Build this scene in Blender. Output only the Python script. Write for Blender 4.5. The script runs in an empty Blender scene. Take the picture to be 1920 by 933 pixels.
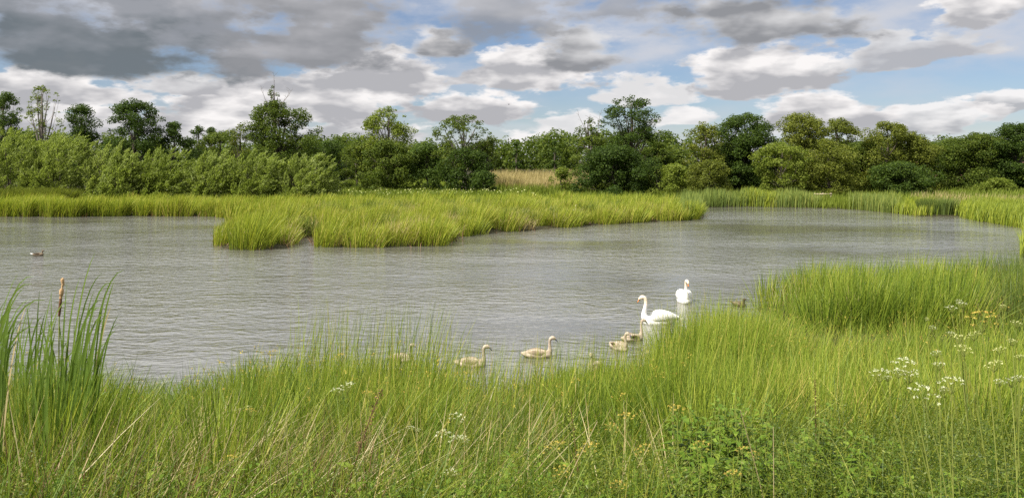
import bpy, math, random
import numpy as np

random.seed(7)
rng = np.random.default_rng(7)
S = bpy.context.scene
COL = S.collection

# ------------------------------------------------------------------ camera
F, HZ, EYE = 1500.0, 300.0, 4.4          # focal length and horizon row in photo pixels, eye height above the water
cam = bpy.data.cameras.new("camera")
cam_o = bpy.data.objects.new("camera", cam)
COL.objects.link(cam_o)
cam_o.location = (0, 0, EYE)
cam_o.rotation_euler = (math.radians(90), 0, 0)
cam.sensor_width = 36
cam.lens = 36 * F / 1920
cam.shift_y = -(466.5 - HZ) / 1920
cam.clip_start = 0.1
cam.clip_end = 5000
S.camera = cam_o

# ------------------------------------------------------------------ sun
SUN_EL, SUN_AZ = 50.0, -128.0            # azimuth clockwise from the view direction
sun = bpy.data.lights.new("sun", 'SUN')
sun.energy = 5.0
sun.angle = math.radians(0.8)
sun.color = (1.0, 0.955, 0.88)
sun_o = bpy.data.objects.new("sun", sun)
COL.objects.link(sun_o)
sun_o.rotation_euler = (math.radians(90 - SUN_EL), 0, math.radians(180 - SUN_AZ))

# ------------------------------------------------------------------ world: sky with broken cumulus
W = bpy.data.worlds.new("World")
S.world = W
W.use_nodes = True
wt = W.node_tree
wt.nodes.clear()


def lk(tree, v, sock):
    if isinstance(v, bpy.types.NodeSocket):
        tree.links.new(v, sock)
    elif v is not None:
        sock.default_value = v


def M(op, a, b=None, c=None, clamp=False, tree=None):
    t = tree or wt
    n = t.nodes.new('ShaderNodeMath')
    n.operation = op
    n.use_clamp = clamp
    lk(t, a, n.inputs[0]); lk(t, b, n.inputs[1]); lk(t, c, n.inputs[2])
    return n.outputs[0]


def mixc(fac, a, b, tree=None):
    t = tree or wt
    n = t.nodes.new('ShaderNodeMix')
    n.data_type = 'RGBA'
    lk(t, fac, n.inputs[0])
    lk(t, (*a, 1) if isinstance(a, tuple) else a, n.inputs[6])
    lk(t, (*b, 1) if isinstance(b, tuple) else b, n.inputs[7])
    return n.outputs[2]


def sstep(x, lo, hi):
    n = wt.nodes.new('ShaderNodeMapRange')
    n.interpolation_type = 'SMOOTHSTEP'
    lk(wt, x, n.inputs[0]); n.inputs[1].default_value = lo; n.inputs[2].default_value = hi
    return n.outputs[0]


def comb(x, y, z=0.0):
    n = wt.nodes.new('ShaderNodeCombineXYZ')
    lk(wt, x, n.inputs[0]); lk(wt, y, n.inputs[1]); lk(wt, z, n.inputs[2])
    return n.outputs[0]


def noise(vec, scale, detail=5.0, rough=0.55):
    n = wt.nodes.new('ShaderNodeTexNoise')
    lk(wt, vec, n.inputs['Vector'])
    n.inputs['Scale'].default_value = scale
    n.inputs['Detail'].default_value = detail
    n.inputs['Roughness'].default_value = rough
    return n


tc = wt.nodes.new('ShaderNodeTexCoord')
sx = wt.nodes.new('ShaderNodeSeparateXYZ')
wt.links.new(tc.outputs['Generated'], sx.inputs[0])
dx, dy, dz = sx.outputs
hor = M('SQRT', M('ADD', M('MULTIPLY', dx, dx), M('MULTIPLY', dy, dy)))
AZ = M('ARCTAN2', dx, dy)
TE = M('DIVIDE', dz, M('MAXIMUM', hor, 0.02))
# clouds flatten towards the horizon: noise runs on a vertical coordinate that tightens there
TV = M('MULTIPLY', M('POWER', M('MAXIMUM', TE, 0.0), 0.8), 1.25)
P0 = comb(AZ, TV)
warp = noise(P0, 7.0, 3.0, 0.5)
sw = wt.nodes.new('ShaderNodeSeparateColor')
wt.links.new(warp.outputs['Color'], sw.inputs[0])
A1 = M('ADD', AZ, M('MULTIPLY', M('SUBTRACT', sw.outputs[0], 0.5), 0.060))
T1 = M('ADD', TE, M('MULTIPLY', M('SUBTRACT', sw.outputs[1], 0.5), 0.022))
PV = comb(M('MULTIPLY', AZ, 1.0), M('MULTIPLY', TV, 1.5))
N1 = noise(PV, 13.0, 8.0, 0.54).outputs['Fac']
PE1 = comb(AZ, M('MULTIPLY', TV, 1.6), 5.5)
PE2 = comb(M('ADD', AZ, -0.016), M('MULTIPLY', M('ADD', TV, 0.020), 1.6), 5.5)
E1 = noise(PE1, 11.0, 4.5, 0.52).outputs['Fac']
E2 = noise(PE2, 11.0, 3.0, 0.50).outputs['Fac']
EMB = M('SUBTRACT', E1, E2)
NL = noise(comb(AZ, M('MULTIPLY', TV, 2.6), 3.3), 5.0, 3.0, 0.5).outputs['Fac']
NF = noise(comb(AZ, M('MULTIPLY', TV, 1.6), 7.7), 34.0, 5.0, 0.6).outputs['Fac']
N1c = M('MULTIPLY_ADD', M('SUBTRACT', NF, 0.5), 0.28, M('SUBTRACT', N1, 0.5))
NLc = M('SUBTRACT', NL, 0.5)

sky = wt.nodes.new('ShaderNodeTexSky')
sky.sky_type = 'NISHITA'
sky.sun_disc = False
sky.sun_elevation = math.radians(SUN_EL)
sky.sun_rotation = math.radians(SUN_AZ)
sky.air_density = 1.0
sky.dust_density = 0.3
sky.ozone_density = 2.0
BG = 0.10
K = 0.54 / BG
hs = wt.nodes.new('ShaderNodeHueSaturation')
hs.inputs['Saturation'].default_value = 0.9
hs.inputs['Value'].default_value = 0.46
wt.links.new(sky.outputs[0], hs.inputs['Color'])
tint = wt.nodes.new('ShaderNodeMix')
tint.data_type = 'RGBA'; tint.blend_type = 'MULTIPLY'
tint.inputs[0].default_value = 1.0
wt.links.new(hs.outputs[0], tint.inputs[6])
tint.inputs[7].default_value = (0.90, 0.97, 1.14, 1)
col = tint.outputs[2]


def c3(c, k=K):
    return tuple(x * k for x in c)


# a thin veil everywhere, thicker near the horizon
veil = M('MULTIPLY', sstep(M('ADD', NL, M('MULTIPLY', N1c, 0.6)), 0.30, 0.70), M('MULTIPLY_ADD', sstep(TE, 0.07, 0.14), 0.60, 0.34))
col = mixc(veil, col, c3((0.62, 0.64, 0.70)))
low = M('MULTIPLY', sstep(M('ADD', TE, M('MULTIPLY', NLc, 0.10)), 0.045, 0.0), 0.7)
col = mixc(low, col, c3((0.72, 0.75, 0.82)))

BRT, LGT, MID, DRK, SLT = (0.96, 0.93, 0.92), (0.75, 0.745, 0.755), (0.465, 0.465, 0.49), (0.29, 0.298, 0.32), (0.165, 0.192, 0.215)
# clouds far to near: centre column, base row, top row, half width (photo pixels); dark, bright colours; edge noise; opacity; slope of the base
CLOUDS = [
    (330, 305, 246, 560, MID, LGT, 1.3, 0.85, 0.0),
    (1500, 305, 250, 560, MID, LGT, 1.4, 0.75, 0.0),
    (1010, 292, 240, 120, LGT, BRT, 1.0, 0.9, 0.0),
    (1062, 246, 204, 80, LGT, BRT, 1.0, 0.9, 0.0),
    (700, 262, 212, 150, MID, BRT, 1.1, 0.9, 0.0),
    (60, 240, 160, 330, MID, BRT, 1.2, 1.0, 0.0),
    (400, 240, 150, 220, MID, BRT, 1.2, 1.0, 0.0),
    (1275, 228, 192, 62, LGT, BRT, 0.9, 0.95, 0.0),
    (1890, 200, 158, 70, MID, BRT, 1.1, 0.9, 0.0),
    (1730, 236, 190, 150, MID, BRT, 1.4, 0.85, 0.0),
    (1530, 222, 164, 150, MID, BRT, 0.9, 1.0, 0.0),
    (895, 218, 164, 120, MID, BRT, 0.9, 1.0, 0.0),
    (60, 172, 104, 320, MID, BRT, 1.1, 1.0, 0.0),
    (330, 168, 128, 110, MID, LGT, 1.1, 1.0, 0.0),
    (610, 206, 98, 180, MID, BRT, 1.2, 1.0, 0.0),
    (1225, 186, 124, 105, LGT, BRT, 0.9, 1.0, 0.0),
    (1440, 158, 62, 190, MID, BRT, 1.0, 1.0, -0.06),
    (1690, 118, 62, 180, MID, LGT, 1.1, 0.9, -0.10),
    (985, 150, 66, 135, MID, BRT, 1.1, 1.0, 0.05),
    (720, 158, 60, 150, MID, BRT, 1.1, 1.0, 0.0),
    (820, 98, 50, 80, DRK, BRT, 1.1, 1.0, 0.0),
    (1080, 112, 30, 95, DRK, LGT, 1.1, 1.0, -0.05),
    (930, 62, -60, 120, DRK, MID, 1.3, 0.75, 0.0),
    (1140, 22, -60, 120, DRK, MID, 1.3, 0.7, 0.0),
    (1410, 58, -80, 200, DRK, LGT, 1.1, 1.0, 0.06),
    (1830, 26, -60, 120, MID, BRT, 1.1, 1.0, 0.0),
    (600, 116, -120, 190, DRK, MID, 1.1, 1.0, 0.0),
    (470, 132, 60, 90, DRK, MID, 1.0, 1.0, 0.0),
    (330, 76, -140, 280, DRK, MID, 1.2, 0.9, 0.0),
    (120, 116, -150, 370, SLT, (0.33, 0.345, 0.38), 1.1, 0.98, 0.04),
]
for cx, yb, yt, hw, cd, cb, na, op, slope in CLOUDS:
    a = math.atan((cx - 960) / F)
    ca = math.cos(a)
    tb = (HZ - yb) / F * ca
    h = (yb - yt) / F * ca
    su = hw / F * ca * ca
    u = M('MULTIPLY', M('SUBTRACT', A1, a), 1 / su)
    tt = M('ADD', M('SUBTRACT', T1, tb), M('MULTIPLY', u, slope * su)) if slope else M('SUBTRACT', T1, tb)
    v = M('MULTIPLY', tt, 1 / h)
    hb = min(h * 0.35, 26 / F)
    vd = M('MULTIPLY', M('MINIMUM', v, 0.0), h / hb)
    vu = M('MAXIMUM', v, 0.0)
    q = M('SQRT', M('ADD', M('MULTIPLY', u, u), M('ADD', M('MULTIPLY', vu, vu), M('MULTIPLY', vd, vd))))
    d = M('SUBTRACT', M('MULTIPLY_ADD', N1c, 2.2 * na, 0.93), q)
    lo_, hi_ = (-0.12, 0.50) if cd in (SLT, DRK) else (-0.05, 0.22)
    al = M('MULTIPLY', sstep(d, lo_, hi_), op)
    sh = M('MULTIPLY_ADD', EMB, 2.3 if cd in (SLT, DRK) else 4.2, M('MULTIPLY_ADD', v, 0.95, M('MULTIPLY_ADD', NLc, 1.7, 0.06)))
    rim = M('MULTIPLY', sstep(d, 0.60, 0.0), 0.35)
    s = M('ADD', sh, rim, clamp=True)
    col = mixc(al, col, mixc(s, c3(cd), c3(cb)))
# the sky overhead and behind the viewer: broken cloud
up = sstep(TE, 0.21, 0.45)
over = mixc(sstep(M('ADD', NL, M('MULTIPLY', N1c, 0.5)), 0.35, 0.65), c3((0.80, 0.86, 0.98)), c3((1.25, 1.24, 1.24)))
# the unseen deck high ahead is brightened to put more sheen on the water
front = wt.nodes.new('ShaderNodeVectorMath')
front.operation = 'SCALE'
wt.links.new(over, front.inputs[0])
wt.links.new(M('MULTIPLY_ADD', sstep(dy, 0.0, 0.7), 0.75, 0.95), front.inputs['Scale'])
col = mixc(up, col, front.outputs[0])
bg = wt.nodes.new('ShaderNodeBackground')
bg.inputs['Strength'].default_value = BG
wt.links.new(col, bg.inputs['Color'])
wo = wt.nodes.new('ShaderNodeOutputWorld')
wt.links.new(bg.outputs[0], wo.inputs['Surface'])
W.cycles.sampling_method = 'MANUAL'
W.cycles.sample_map_resolution = 512

S.view_settings.view_transform = 'Standard'
S.view_settings.look = 'None'
S.view_settings.exposure = 0.90
S.view_settings.gamma = 1.0
S.view_settings.use_curve_mapping = False
S.cycles.max_bounces = 5
S.cycles.diffuse_bounces = 2
S.cycles.glossy_bounces = 2
S.cycles.transmission_bounces = 3
S.cycles.use_denoising = False
S.cycles.caustics_reflective = False
S.cycles.caustics_refractive = False


# ------------------------------------------------------------------ helpers
def px(x, Y):
    """world X of photo column x at distance Y"""
    return (x - 960) / F * Y


def wp(x, y):
    """point of the water surface seen at a photo pixel"""
    Y = EYE * F / (y - HZ)
    return (px(x, Y), Y)


def zat(y, Y):
    return EYE - (y - HZ) / F * Y


def tag(o, label=None, cat=None, group=None, kind=None):
    if label: o['label'] = label
    if cat: o['category'] = cat
    if group: o['group'] = group
    if kind: o['kind'] = kind
    return o


def empty(name, loc, rz=0.0, label=None, cat=None, group=None):
    o = bpy.data.objects.new(name, None)
    COL.objects.link(o)
    o.location = loc
    o.rotation_euler = (0, 0, rz)
    o.empty_display_size = 0.1
    return tag(o, label, cat, group)


class Geo:
    def __init__(self):
        self.v, self.q, self.t, self.n = [], [], [], 0

    def add(self, v, f):
        v = np.asarray(v, float).reshape(-1, 3)
        f = np.asarray(f, int)
        if f.size == 0:
            return self
        (self.q if f.shape[1] == 4 else self.t).append(f + self.n)
        self.v.append(v)
        self.n += len(v)
        return self

    def mesh(self, name, mat, smooth=False):
        me = bpy.data.meshes.new(name)
        v = np.concatenate(self.v) if self.v else np.zeros((0, 3))
        q = np.concatenate(self.q) if self.q else np.zeros((0, 4), int)
        t = np.concatenate(self.t) if self.t else np.zeros((0, 3), int)
        me.vertices.add(len(v))
        me.vertices.foreach_set('co', v.astype(np.float32).ravel())
        me.loops.add(q.size + t.size)
        me.loops.foreach_set('vertex_index', np.concatenate([q.ravel(), t.ravel()]).astype(np.int32))
        me.polygons.add(len(q) + len(t))
        ls = np.concatenate([np.arange(len(q)) * 4, q.size + np.arange(len(t)) * 3]).astype(np.int32)
        me.polygons.foreach_set('loop_start', ls)
        if smooth:
            me.polygons.foreach_set('use_smooth', np.ones(len(q) + len(t), bool))
        me.materials.append(mat)
        me.update(calc_edges=True)
        return me

    def obj(self, name, mat, parent=None, smooth=False):
        o = bpy.data.objects.new(name, self.mesh(name, mat, smooth))
        COL.objects.link(o)
        if parent is not None:
            o.parent = parent
        return o


def tube(g, pts, rad, n=6, cap=True):
    pts = np.asarray(pts, float)
    rad = np.broadcast_to(np.asarray(rad, float), (len(pts),))
    m = len(pts)
    tan = np.gradient(pts, axis=0)
    tan /= np.linalg.norm(tan, axis=1, keepdims=True) + 1e-9
    ref = np.array([1.0, 0, 0]) if abs(tan[0][2]) > 0.8 else np.array([0, 0, 1.0])
    V = []
    for i in range(m):
        s = np.cross(tan[i], ref); s /= np.linalg.norm(s) + 1e-9
        b = np.cross(s, tan[i])
        for k in range(n):
            a = 2 * math.pi * k / n
            V.append(pts[i] + rad[i] * (math.cos(a) * s + math.sin(a) * b))
    Fq = []
    for i in range(m - 1):
        for k in range(n):
            k2 = (k + 1) % n
            Fq.append((i * n + k, i * n + k2, (i + 1) * n + k2, (i + 1) * n + k))
    n0 = len(V)
    g.add(np.array(V), np.array(Fq))
    if cap:
        c = pts[-1] + tan[-1] * rad[-1] * 0.5
        g.add(np.vstack([np.array(V[-n:]), c]), np.array([(k, (k + 1) % n, n) for k in range(n)]))
        c = pts[0] - tan[0] * rad[0] * 0.2
        g.add(np.vstack([np.array(V[:n]), c]), np.array([((k + 1) % n, k, n) for k in range(n)]))
    return g


def curve(p0, p1, p2, n=6):
    t = np.linspace(0, 1, n)[:, None]
    return (1 - t) ** 2 * np.array(p0) + 2 * t * (1 - t) * np.array(p1) + t ** 2 * np.array(p2)


def box(g, c, s):
    c, s = np.array(c, float), np.array(s, float) / 2
    v = np.array([[x, y, z] for x in (-1, 1) for y in (-1, 1) for z in (-1, 1)]) * s + c
    g.add(v, np.array([(0, 1, 3, 2), (4, 6, 7, 5), (0, 4, 5, 1), (2, 3, 7, 6), (0, 2, 6, 4), (1, 5, 7, 3)]))
    return g


def ribbons(g, base, H, w, az, lean, face=None, segs=3, expo=1.6, droop=0.35, tip=0.12, kink=None):
    """grass-like blades; lean is the sideways reach at the tip as a fraction of the height"""
    n = len(base)
    if n == 0:
        return g
    if face is None:
        face = rng.uniform(0, math.pi, n)
    t = np.linspace(0, 1, segs + 1)
    L = np.stack([np.cos(az), np.sin(az)], 1)
    off = (H * lean)[:, None] * t[None] ** expo
    zz = H[:, None] * (t[None] - droop * np.minimum(lean, 1.5)[:, None] ** 2 * t[None] ** 2)
    P = np.zeros((n, segs + 1, 3))
    P[:, :, 0] = base[:, 0:1] + L[:, 0:1] * off
    P[:, :, 1] = base[:, 1:2] + L[:, 1:2] * off
    P[:, :, 2] = base[:, 2:3] + zz
    wid = np.where(t < 0.5, 1.0, 1.0 - (1 - tip) * ((t - 0.5) / 0.5) ** 1.5)
    sd = np.stack([np.cos(face), np.sin(face), np.zeros(n)], 1)
    o = sd[:, None, :] * (w[:, None] * wid[None] * 0.5)[:, :, None]
    V = np.stack([P - o, P + o], 2).reshape(-1, 3)          # n, segs+1, 2
    i = (np.arange(n) * (segs + 1) * 2)[:, None] + (np.arange(segs) * 2)[None]
    Q = np.stack([i, i + 1, i + 3, i + 2], -1).reshape(-1, 4)
    return g.add(V, Q)


def unit(v):
    return v / (np.linalg.norm(v, axis=-1, keepdims=True) + 1e-9)


def leaves(g, c, axis, nrm, L, w):
    """one rhombus per leaf"""
    axis = unit(axis)
    s = unit(np.cross(axis, nrm))
    L = np.asarray(L)[:, None] * 0.5
    w = np.asarray(w)[:, None] * 0.5
    V = np.stack([c - axis * L, c + s * w - axis * L * 0.1, c + axis * L, c - s * w - axis * L * 0.1], 1).reshape(-1, 3)
    i = np.arange(len(c))[:, None] * 4
    return g.add(V, np.concatenate([i, i + 1, i + 2, i + 3], 1))


def rvec(n):
    return unit(rng.normal(size=(n, 3)))


# ------------------------------------------------------------------ materials
def new_mat(name):
    m = bpy.data.materials.new(name)
    m.use_nodes = True
    t = m.node_tree
    t.nodes.clear()
    out = t.nodes.new('ShaderNodeOutputMaterial')
    return m, t, out


def ramp(t, fac, stops):
    r = t.nodes.new('ShaderNodeValToRGB')
    t.links.new(fac, r.inputs[0])
    e = r.color_ramp.elements
    while len(e) < len(stops):
        e.new(0.5)
    for el, (p, c) in zip(e, stops):
        el.position = p
        el.color = (*c, 1)
    return r.outputs[0]


def plant_mat(name, stops, trans=0.35, rough=0.5, spec=0.35, patch=0.0, patch_scale=0.3, tcol=1.25):
    """leaf or stem: colour varies from leaf to leaf and from plant to plant"""
    m, t, out = new_mat(name)
    geo = t.nodes.new('ShaderNodeNewGeometry')
    fac = geo.outputs['Random Per Island']
    oi = t.nodes.new('ShaderNodeObjectInfo')
    fac = M('ADD', M('MULTIPLY', fac, 0.8, tree=t), M('MULTIPLY', oi.outputs['Random'], 0.2, tree=t), tree=t)
    if patch:
        nz = t.nodes.new('ShaderNodeTexNoise')
        nz.inputs['Scale'].default_value = patch_scale
        nz.inputs['Detail'].default_value = 3
        t.links.new(geo.outputs['Position'], nz.inputs['Vector'])
        fac = M('ADD', fac, M('MULTIPLY', M('SUBTRACT', nz.outputs[0], 0.5, tree=t), patch * 2, tree=t), clamp=True, tree=t)
    c = ramp(t, fac, stops)
    b = t.nodes.new('ShaderNodeBsdfPrincipled')
    b.inputs['Roughness'].default_value = rough
    b.inputs['Specular IOR Level'].default_value = spec
    t.links.new(c, b.inputs['Base Color'])
    tr = t.nodes.new('ShaderNodeBsdfTranslucent')
    mul = t.nodes.new('ShaderNodeMix')
    mul.data_type = 'RGBA'; mul.blend_type = 'MULTIPLY'
    mul.inputs[0].default_value = 1.0
    t.links.new(c, mul.inputs[6])
    mul.inputs[7].default_value = (tcol * 1.05, tcol * 1.1, tcol * 0.6, 1)
    t.links.new(mul.outputs[2], tr.inputs['Color'])
    mx = t.nodes.new('ShaderNodeMixShader')
    mx.inputs[0].default_value = trans
    t.links.new(b.outputs[0], mx.inputs[1]); t.links.new(tr.outputs[0], mx.inputs[2])
    t.links.new(mx.outputs[0], out.inputs['Surface'])
    return m


def surf_mat(name, c1, c2, scale=8.0, rough=0.8, spec=0.3, bump=0.2, stretch=(1, 1, 1), obj=True):
    m, t, out = new_mat(name)
    tcn = t.nodes.new('ShaderNodeTexCoord')
    mp = t.nodes.new('ShaderNodeMapping')
    mp.inputs['Scale'].default_value = stretch
    t.links.new(tcn.outputs['Object'], mp.inputs[0])
    nz = t.nodes.new('ShaderNodeTexNoise')
    nz.inputs['Scale'].default_value = scale
    nz.inputs['Detail'].default_value = 6
    t.links.new(mp.outputs[0], nz.inputs['Vector'])
    b = t.nodes.new('ShaderNodeBsdfPrincipled')
    b.inputs['Roughness'].default_value = rough
    b.inputs['Specular IOR Level'].default_value = spec
    t.links.new(ramp(t, nz.outputs[0], [(0.3, c1), (0.7, c2)]), b.inputs['Base Color'])
    bp = t.nodes.new('ShaderNodeBump')
    bp.inputs['Strength'].default_value = bump
    bp.inputs['Distance'].default_value = 0.02
    t.links.new(nz.outputs[0], bp.inputs['Height'])
    t.links.new(bp.outputs[0], b.inputs['Normal'])
    t.links.new(b.outputs[0], out.inputs['Surface'])
    return m


MT = {
    'ground': surf_mat('ground_soil', (0.018, 0.017, 0.009), (0.045, 0.042, 0.020), 3.0, 0.95, 0.1),  # soil colour lowered to deepen the shade between the stems
    'bark': surf_mat('bark', (0.045, 0.035, 0.025), (0.12, 0.10, 0.075), 6.0, 0.9, 0.2, 0.5, (1, 1, 0.3)),
    'bark_grey': surf_mat('bark_grey', (0.10, 0.085, 0.07), (0.22, 0.19, 0.16), 6.0, 0.9, 0.2, 0.5, (1, 1, 0.3)),
    'oak': plant_mat('leaf_dark', [(0.0, (0.018, 0.036, 0.004)), (0.5, (0.042, 0.072, 0.010)), (1.0, (0.095, 0.138, 0.020))], 0.40, 0.6, 0.14),
    'mid': plant_mat('leaf_mid', [(0.0, (0.032, 0.054, 0.006)), (0.5, (0.074, 0.106, 0.013)), (1.0, (0.15, 0.180, 0.026))], 0.40, 0.6, 0.14),
    'olive': plant_mat('leaf_olive', [(0.0, (0.050, 0.064, 0.008)), (0.5, (0.108, 0.128, 0.017)), (1.0, (0.20, 0.215, 0.034))], 0.40, 0.6, 0.14),
    'light': plant_mat('leaf_light', [(0.0, (0.070, 0.098, 0.010)), (0.5, (0.125, 0.162, 0.020)), (1.0, (0.205, 0.240, 0.038))], 0.40, 0.6, 0.14),
    'willow': plant_mat('leaf_willow', [(0.0, (0.080, 0.110, 0.014)), (0.5, (0.190, 0.235, 0.044)), (1.0, (0.36, 0.395, 0.15))], 0.45, 0.55, 0.2),
    'rush': plant_mat('rush_stem', [(0.0, (0.042, 0.076, 0.009)), (0.4, (0.130, 0.186, 0.018)), (0.8, (0.255, 0.298, 0.036)), (1.0, (0.40, 0.32, 0.09))], 0.28, 0.5, 0.2, 0.38, 0.45),
    'rush_far': plant_mat('rush_far', [(0.0, (0.075, 0.110, 0.012)), (0.4, (0.175, 0.220, 0.022)), (0.8, (0.30, 0.325, 0.036)), (1.0, (0.40, 0.33, 0.09))], 0.30, 0.5, 0.2, 0.25, 0.12),
    'rush_blue': plant_mat('rush_bluegreen', [(0.0, (0.055, 0.085, 0.018)), (0.6, (0.115, 0.155, 0.032)), (1.0, (0.21, 0.235, 0.05))], 0.3, 0.45, 0.3),
    'reed': plant_mat('reed_leaf', [(0.0, (0.085, 0.125, 0.028)), (0.5, (0.165, 0.21, 0.048)), (0.85, (0.26, 0.285, 0.065)), (1.0, (0.40, 0.35, 0.10))], 0.35, 0.5, 0.3),
    'gold': plant_mat('dry_reed', [(0.0, (0.22, 0.17, 0.07)), (0.6, (0.36, 0.29, 0.13)), (1.0, (0.46, 0.40, 0.21))], 0.3, 0.6, 0.2),
    'grass': plant_mat('meadow_grass', [(0.0, (0.030, 0.066, 0.007)), (0.4, (0.085, 0.138, 0.011)), (0.78, (0.185, 0.228, 0.022)), (0.93, (0.30, 0.26, 0.055)), (1.0, (0.44, 0.33, 0.15))], 0.28, 0.5, 0.2, 0.35, 0.5),
    'straw': plant_mat('straw', [(0.0, (0.24, 0.17, 0.075)), (0.6, (0.40, 0.32, 0.17)), (1.0, (0.52, 0.45, 0.29))], 0.2, 0.5, 0.3),
    'cattail': plant_mat('cattail_leaf', [(0.0, (0.055, 0.100, 0.016)), (0.6, (0.115, 0.175, 0.028)), (1.0, (0.24, 0.27, 0.050))], 0.4, 0.5, 0.25),
    'herb': plant_mat('herb_leaf', [(0.0, (0.030, 0.058, 0.007)), (0.5, (0.085, 0.122, 0.012)), (1.0, (0.23, 0.245, 0.030))], 0.35, 0.5, 0.3, 0.2, 0.7),
    'under': plant_mat('undergrowth_leaf', [(0.0, (0.018, 0.034, 0.005)), (0.5, (0.042, 0.068, 0.009)), (1.0, (0.11, 0.135, 0.018))], 0.2, 0.6, 0.12, 0.2, 0.7),  # leaf colour darkened to stand for shade at the foot of the grass
    'broad': plant_mat('broad_leaf', [(0.0, (0.060, 0.110, 0.010)), (0.6, (0.115, 0.180, 0.018)), (1.0, (0.20, 0.26, 0.035))], 0.3, 0.6, 0.12),
    'stalk': plant_mat('stalk', [(0.0, (0.16, 0.20, 0.03)), (1.0, (0.30, 0.32, 0.08))], 0.2, 0.5, 0.3),
    'white_fl': plant_mat('white_flower', [(0.0, (0.28, 0.33, 0.12)), (0.4, (0.46, 0.47, 0.28)), (1.0, (0.60, 0.59, 0.45))], 0.25, 0.6, 0.2, tcol=1.0),
    'cream_fl': plant_mat('cream_flower', [(0.0, (0.42, 0.44, 0.14)), (1.0, (0.62, 0.60, 0.30))], 0.25, 0.6, 0.2, tcol=1.0),
    'ochre': plant_mat('spent_flower', [(0.0, (0.26, 0.21, 0.03)), (0.6, (0.42, 0.34, 0.06)), (1.0, (0.46, 0.26, 0.07))], 0.25, 0.6, 0.2),
    'spike': plant_mat('yellow_spike', [(0.0, (0.20, 0.24, 0.03)), (1.0, (0.34, 0.35, 0.07))], 0.25, 0.6, 0.2),
    'dock': plant_mat('dock_seed', [(0.0, (0.10, 0.055, 0.03)), (1.0, (0.20, 0.11, 0.06))], 0.2, 0.6, 0.2),
    'seedhead': surf_mat('cattail_head', (0.22, 0.12, 0.05), (0.50, 0.34, 0.18), 30.0, 0.95, 0.1, 0.8),
    'dock_head': surf_mat('brown_head', (0.07, 0.035, 0.018), (0.16, 0.085, 0.04), 40.0, 0.95, 0.1, 0.5),
    'swan': surf_mat('swan_feather', (0.60, 0.58, 0.53), (0.74, 0.73, 0.70), 16.0, 0.8, 0.1, 0.5, (0.5, 2, 2)),
    'bill_or': surf_mat('orange_bill', (0.50, 0.17, 0.03), (0.60, 0.23, 0.05), 20.0, 0.45, 0.4, 0.05),
    'black': surf_mat('black_skin', (0.012, 0.012, 0.012), (0.03, 0.03, 0.03), 20.0, 0.4, 0.4, 0.05),
    'cygnet': surf_mat('cygnet_down', (0.20, 0.155, 0.11), (0.47, 0.39, 0.30), 7.0, 0.95, 0.1, 0.6, (0.8, 2, 2)),
    'cyg_wing': surf_mat('cygnet_wing', (0.16, 0.12, 0.085), (0.38, 0.30, 0.22), 10.0, 0.95, 0.1, 0.6, (0.8, 2, 2)),
    'slate': surf_mat('slate_bill', (0.04, 0.042, 0.05), (0.07, 0.072, 0.085), 20.0, 0.45, 0.4, 0.05),
    'duck': surf_mat('duck_brown', (0.085, 0.065, 0.042), (0.23, 0.175, 0.115), 28.0, 0.85, 0.2, 0.4, (1, 2.5, 2.5)),
    'duck_dark': surf_mat('duck_dark', (0.03, 0.022, 0.014), (0.08, 0.055, 0.03), 28.0, 0.8, 0.2, 0.3),
    'wood': surf_mat('pale_wood', (0.30, 0.24, 0.15), (0.48, 0.40, 0.27), 10.0, 0.85, 0.2, 0.3, (1, 1, 6)),
    'wood_grey': surf_mat('grey_wood', (0.24, 0.23, 0.21), (0.38, 0.36, 0.33), 10.0, 0.85, 0.2, 0.3, (6, 1, 1)),
    'brick': surf_mat('brick_wall', (0.12, 0.07, 0.05), (0.20, 0.12, 0.085), 14.0, 0.9, 0.2, 0.3, (1, 1, 3)),
    'tile': surf_mat('roof_tile', (0.15, 0.075, 0.05), (0.24, 0.12, 0.08), 9.0, 0.85, 0.2, 0.4, (1, 4, 4)),
    'paint': surf_mat('white_paint', (0.72, 0.71, 0.68), (0.8, 0.8, 0.78), 6.0, 0.5, 0.4, 0.02),
    'pane': surf_mat('window_pane', (0.03, 0.035, 0.04), (0.06, 0.065, 0.07), 1.0, 0.05, 0.6, 0.0),
}



def swan_mat():
    """white feathers, the neck and head stained cream by the pond water"""
    m = MT['swan']
    t = m.node_tree
    b = [n for n in t.nodes if n.type == 'BSDF_PRINCIPLED'][0]
    c = b.inputs['Base Color'].links[0].from_socket
    tcn = [n for n in t.nodes if n.type == 'TEX_COORD'][0]
    sp = t.nodes.new('ShaderNodeSeparateXYZ')
    t.links.new(tcn.outputs['Object'], sp.inputs[0])
    mr = t.nodes.new('ShaderNodeMapRange')
    mr.interpolation_type = 'SMOOTHSTEP'
    mr.inputs[1].default_value = 0.38; mr.inputs[2].default_value = 0.62
    t.links.new(sp.outputs[2], mr.inputs[0])
    x = mixc(M('MULTIPLY', mr.outputs[0], 0.65, tree=t), c, (0.66, 0.52, 0.32), tree=t)
    t.links.new(x, b.inputs['Base Color'])


swan_mat()


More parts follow.
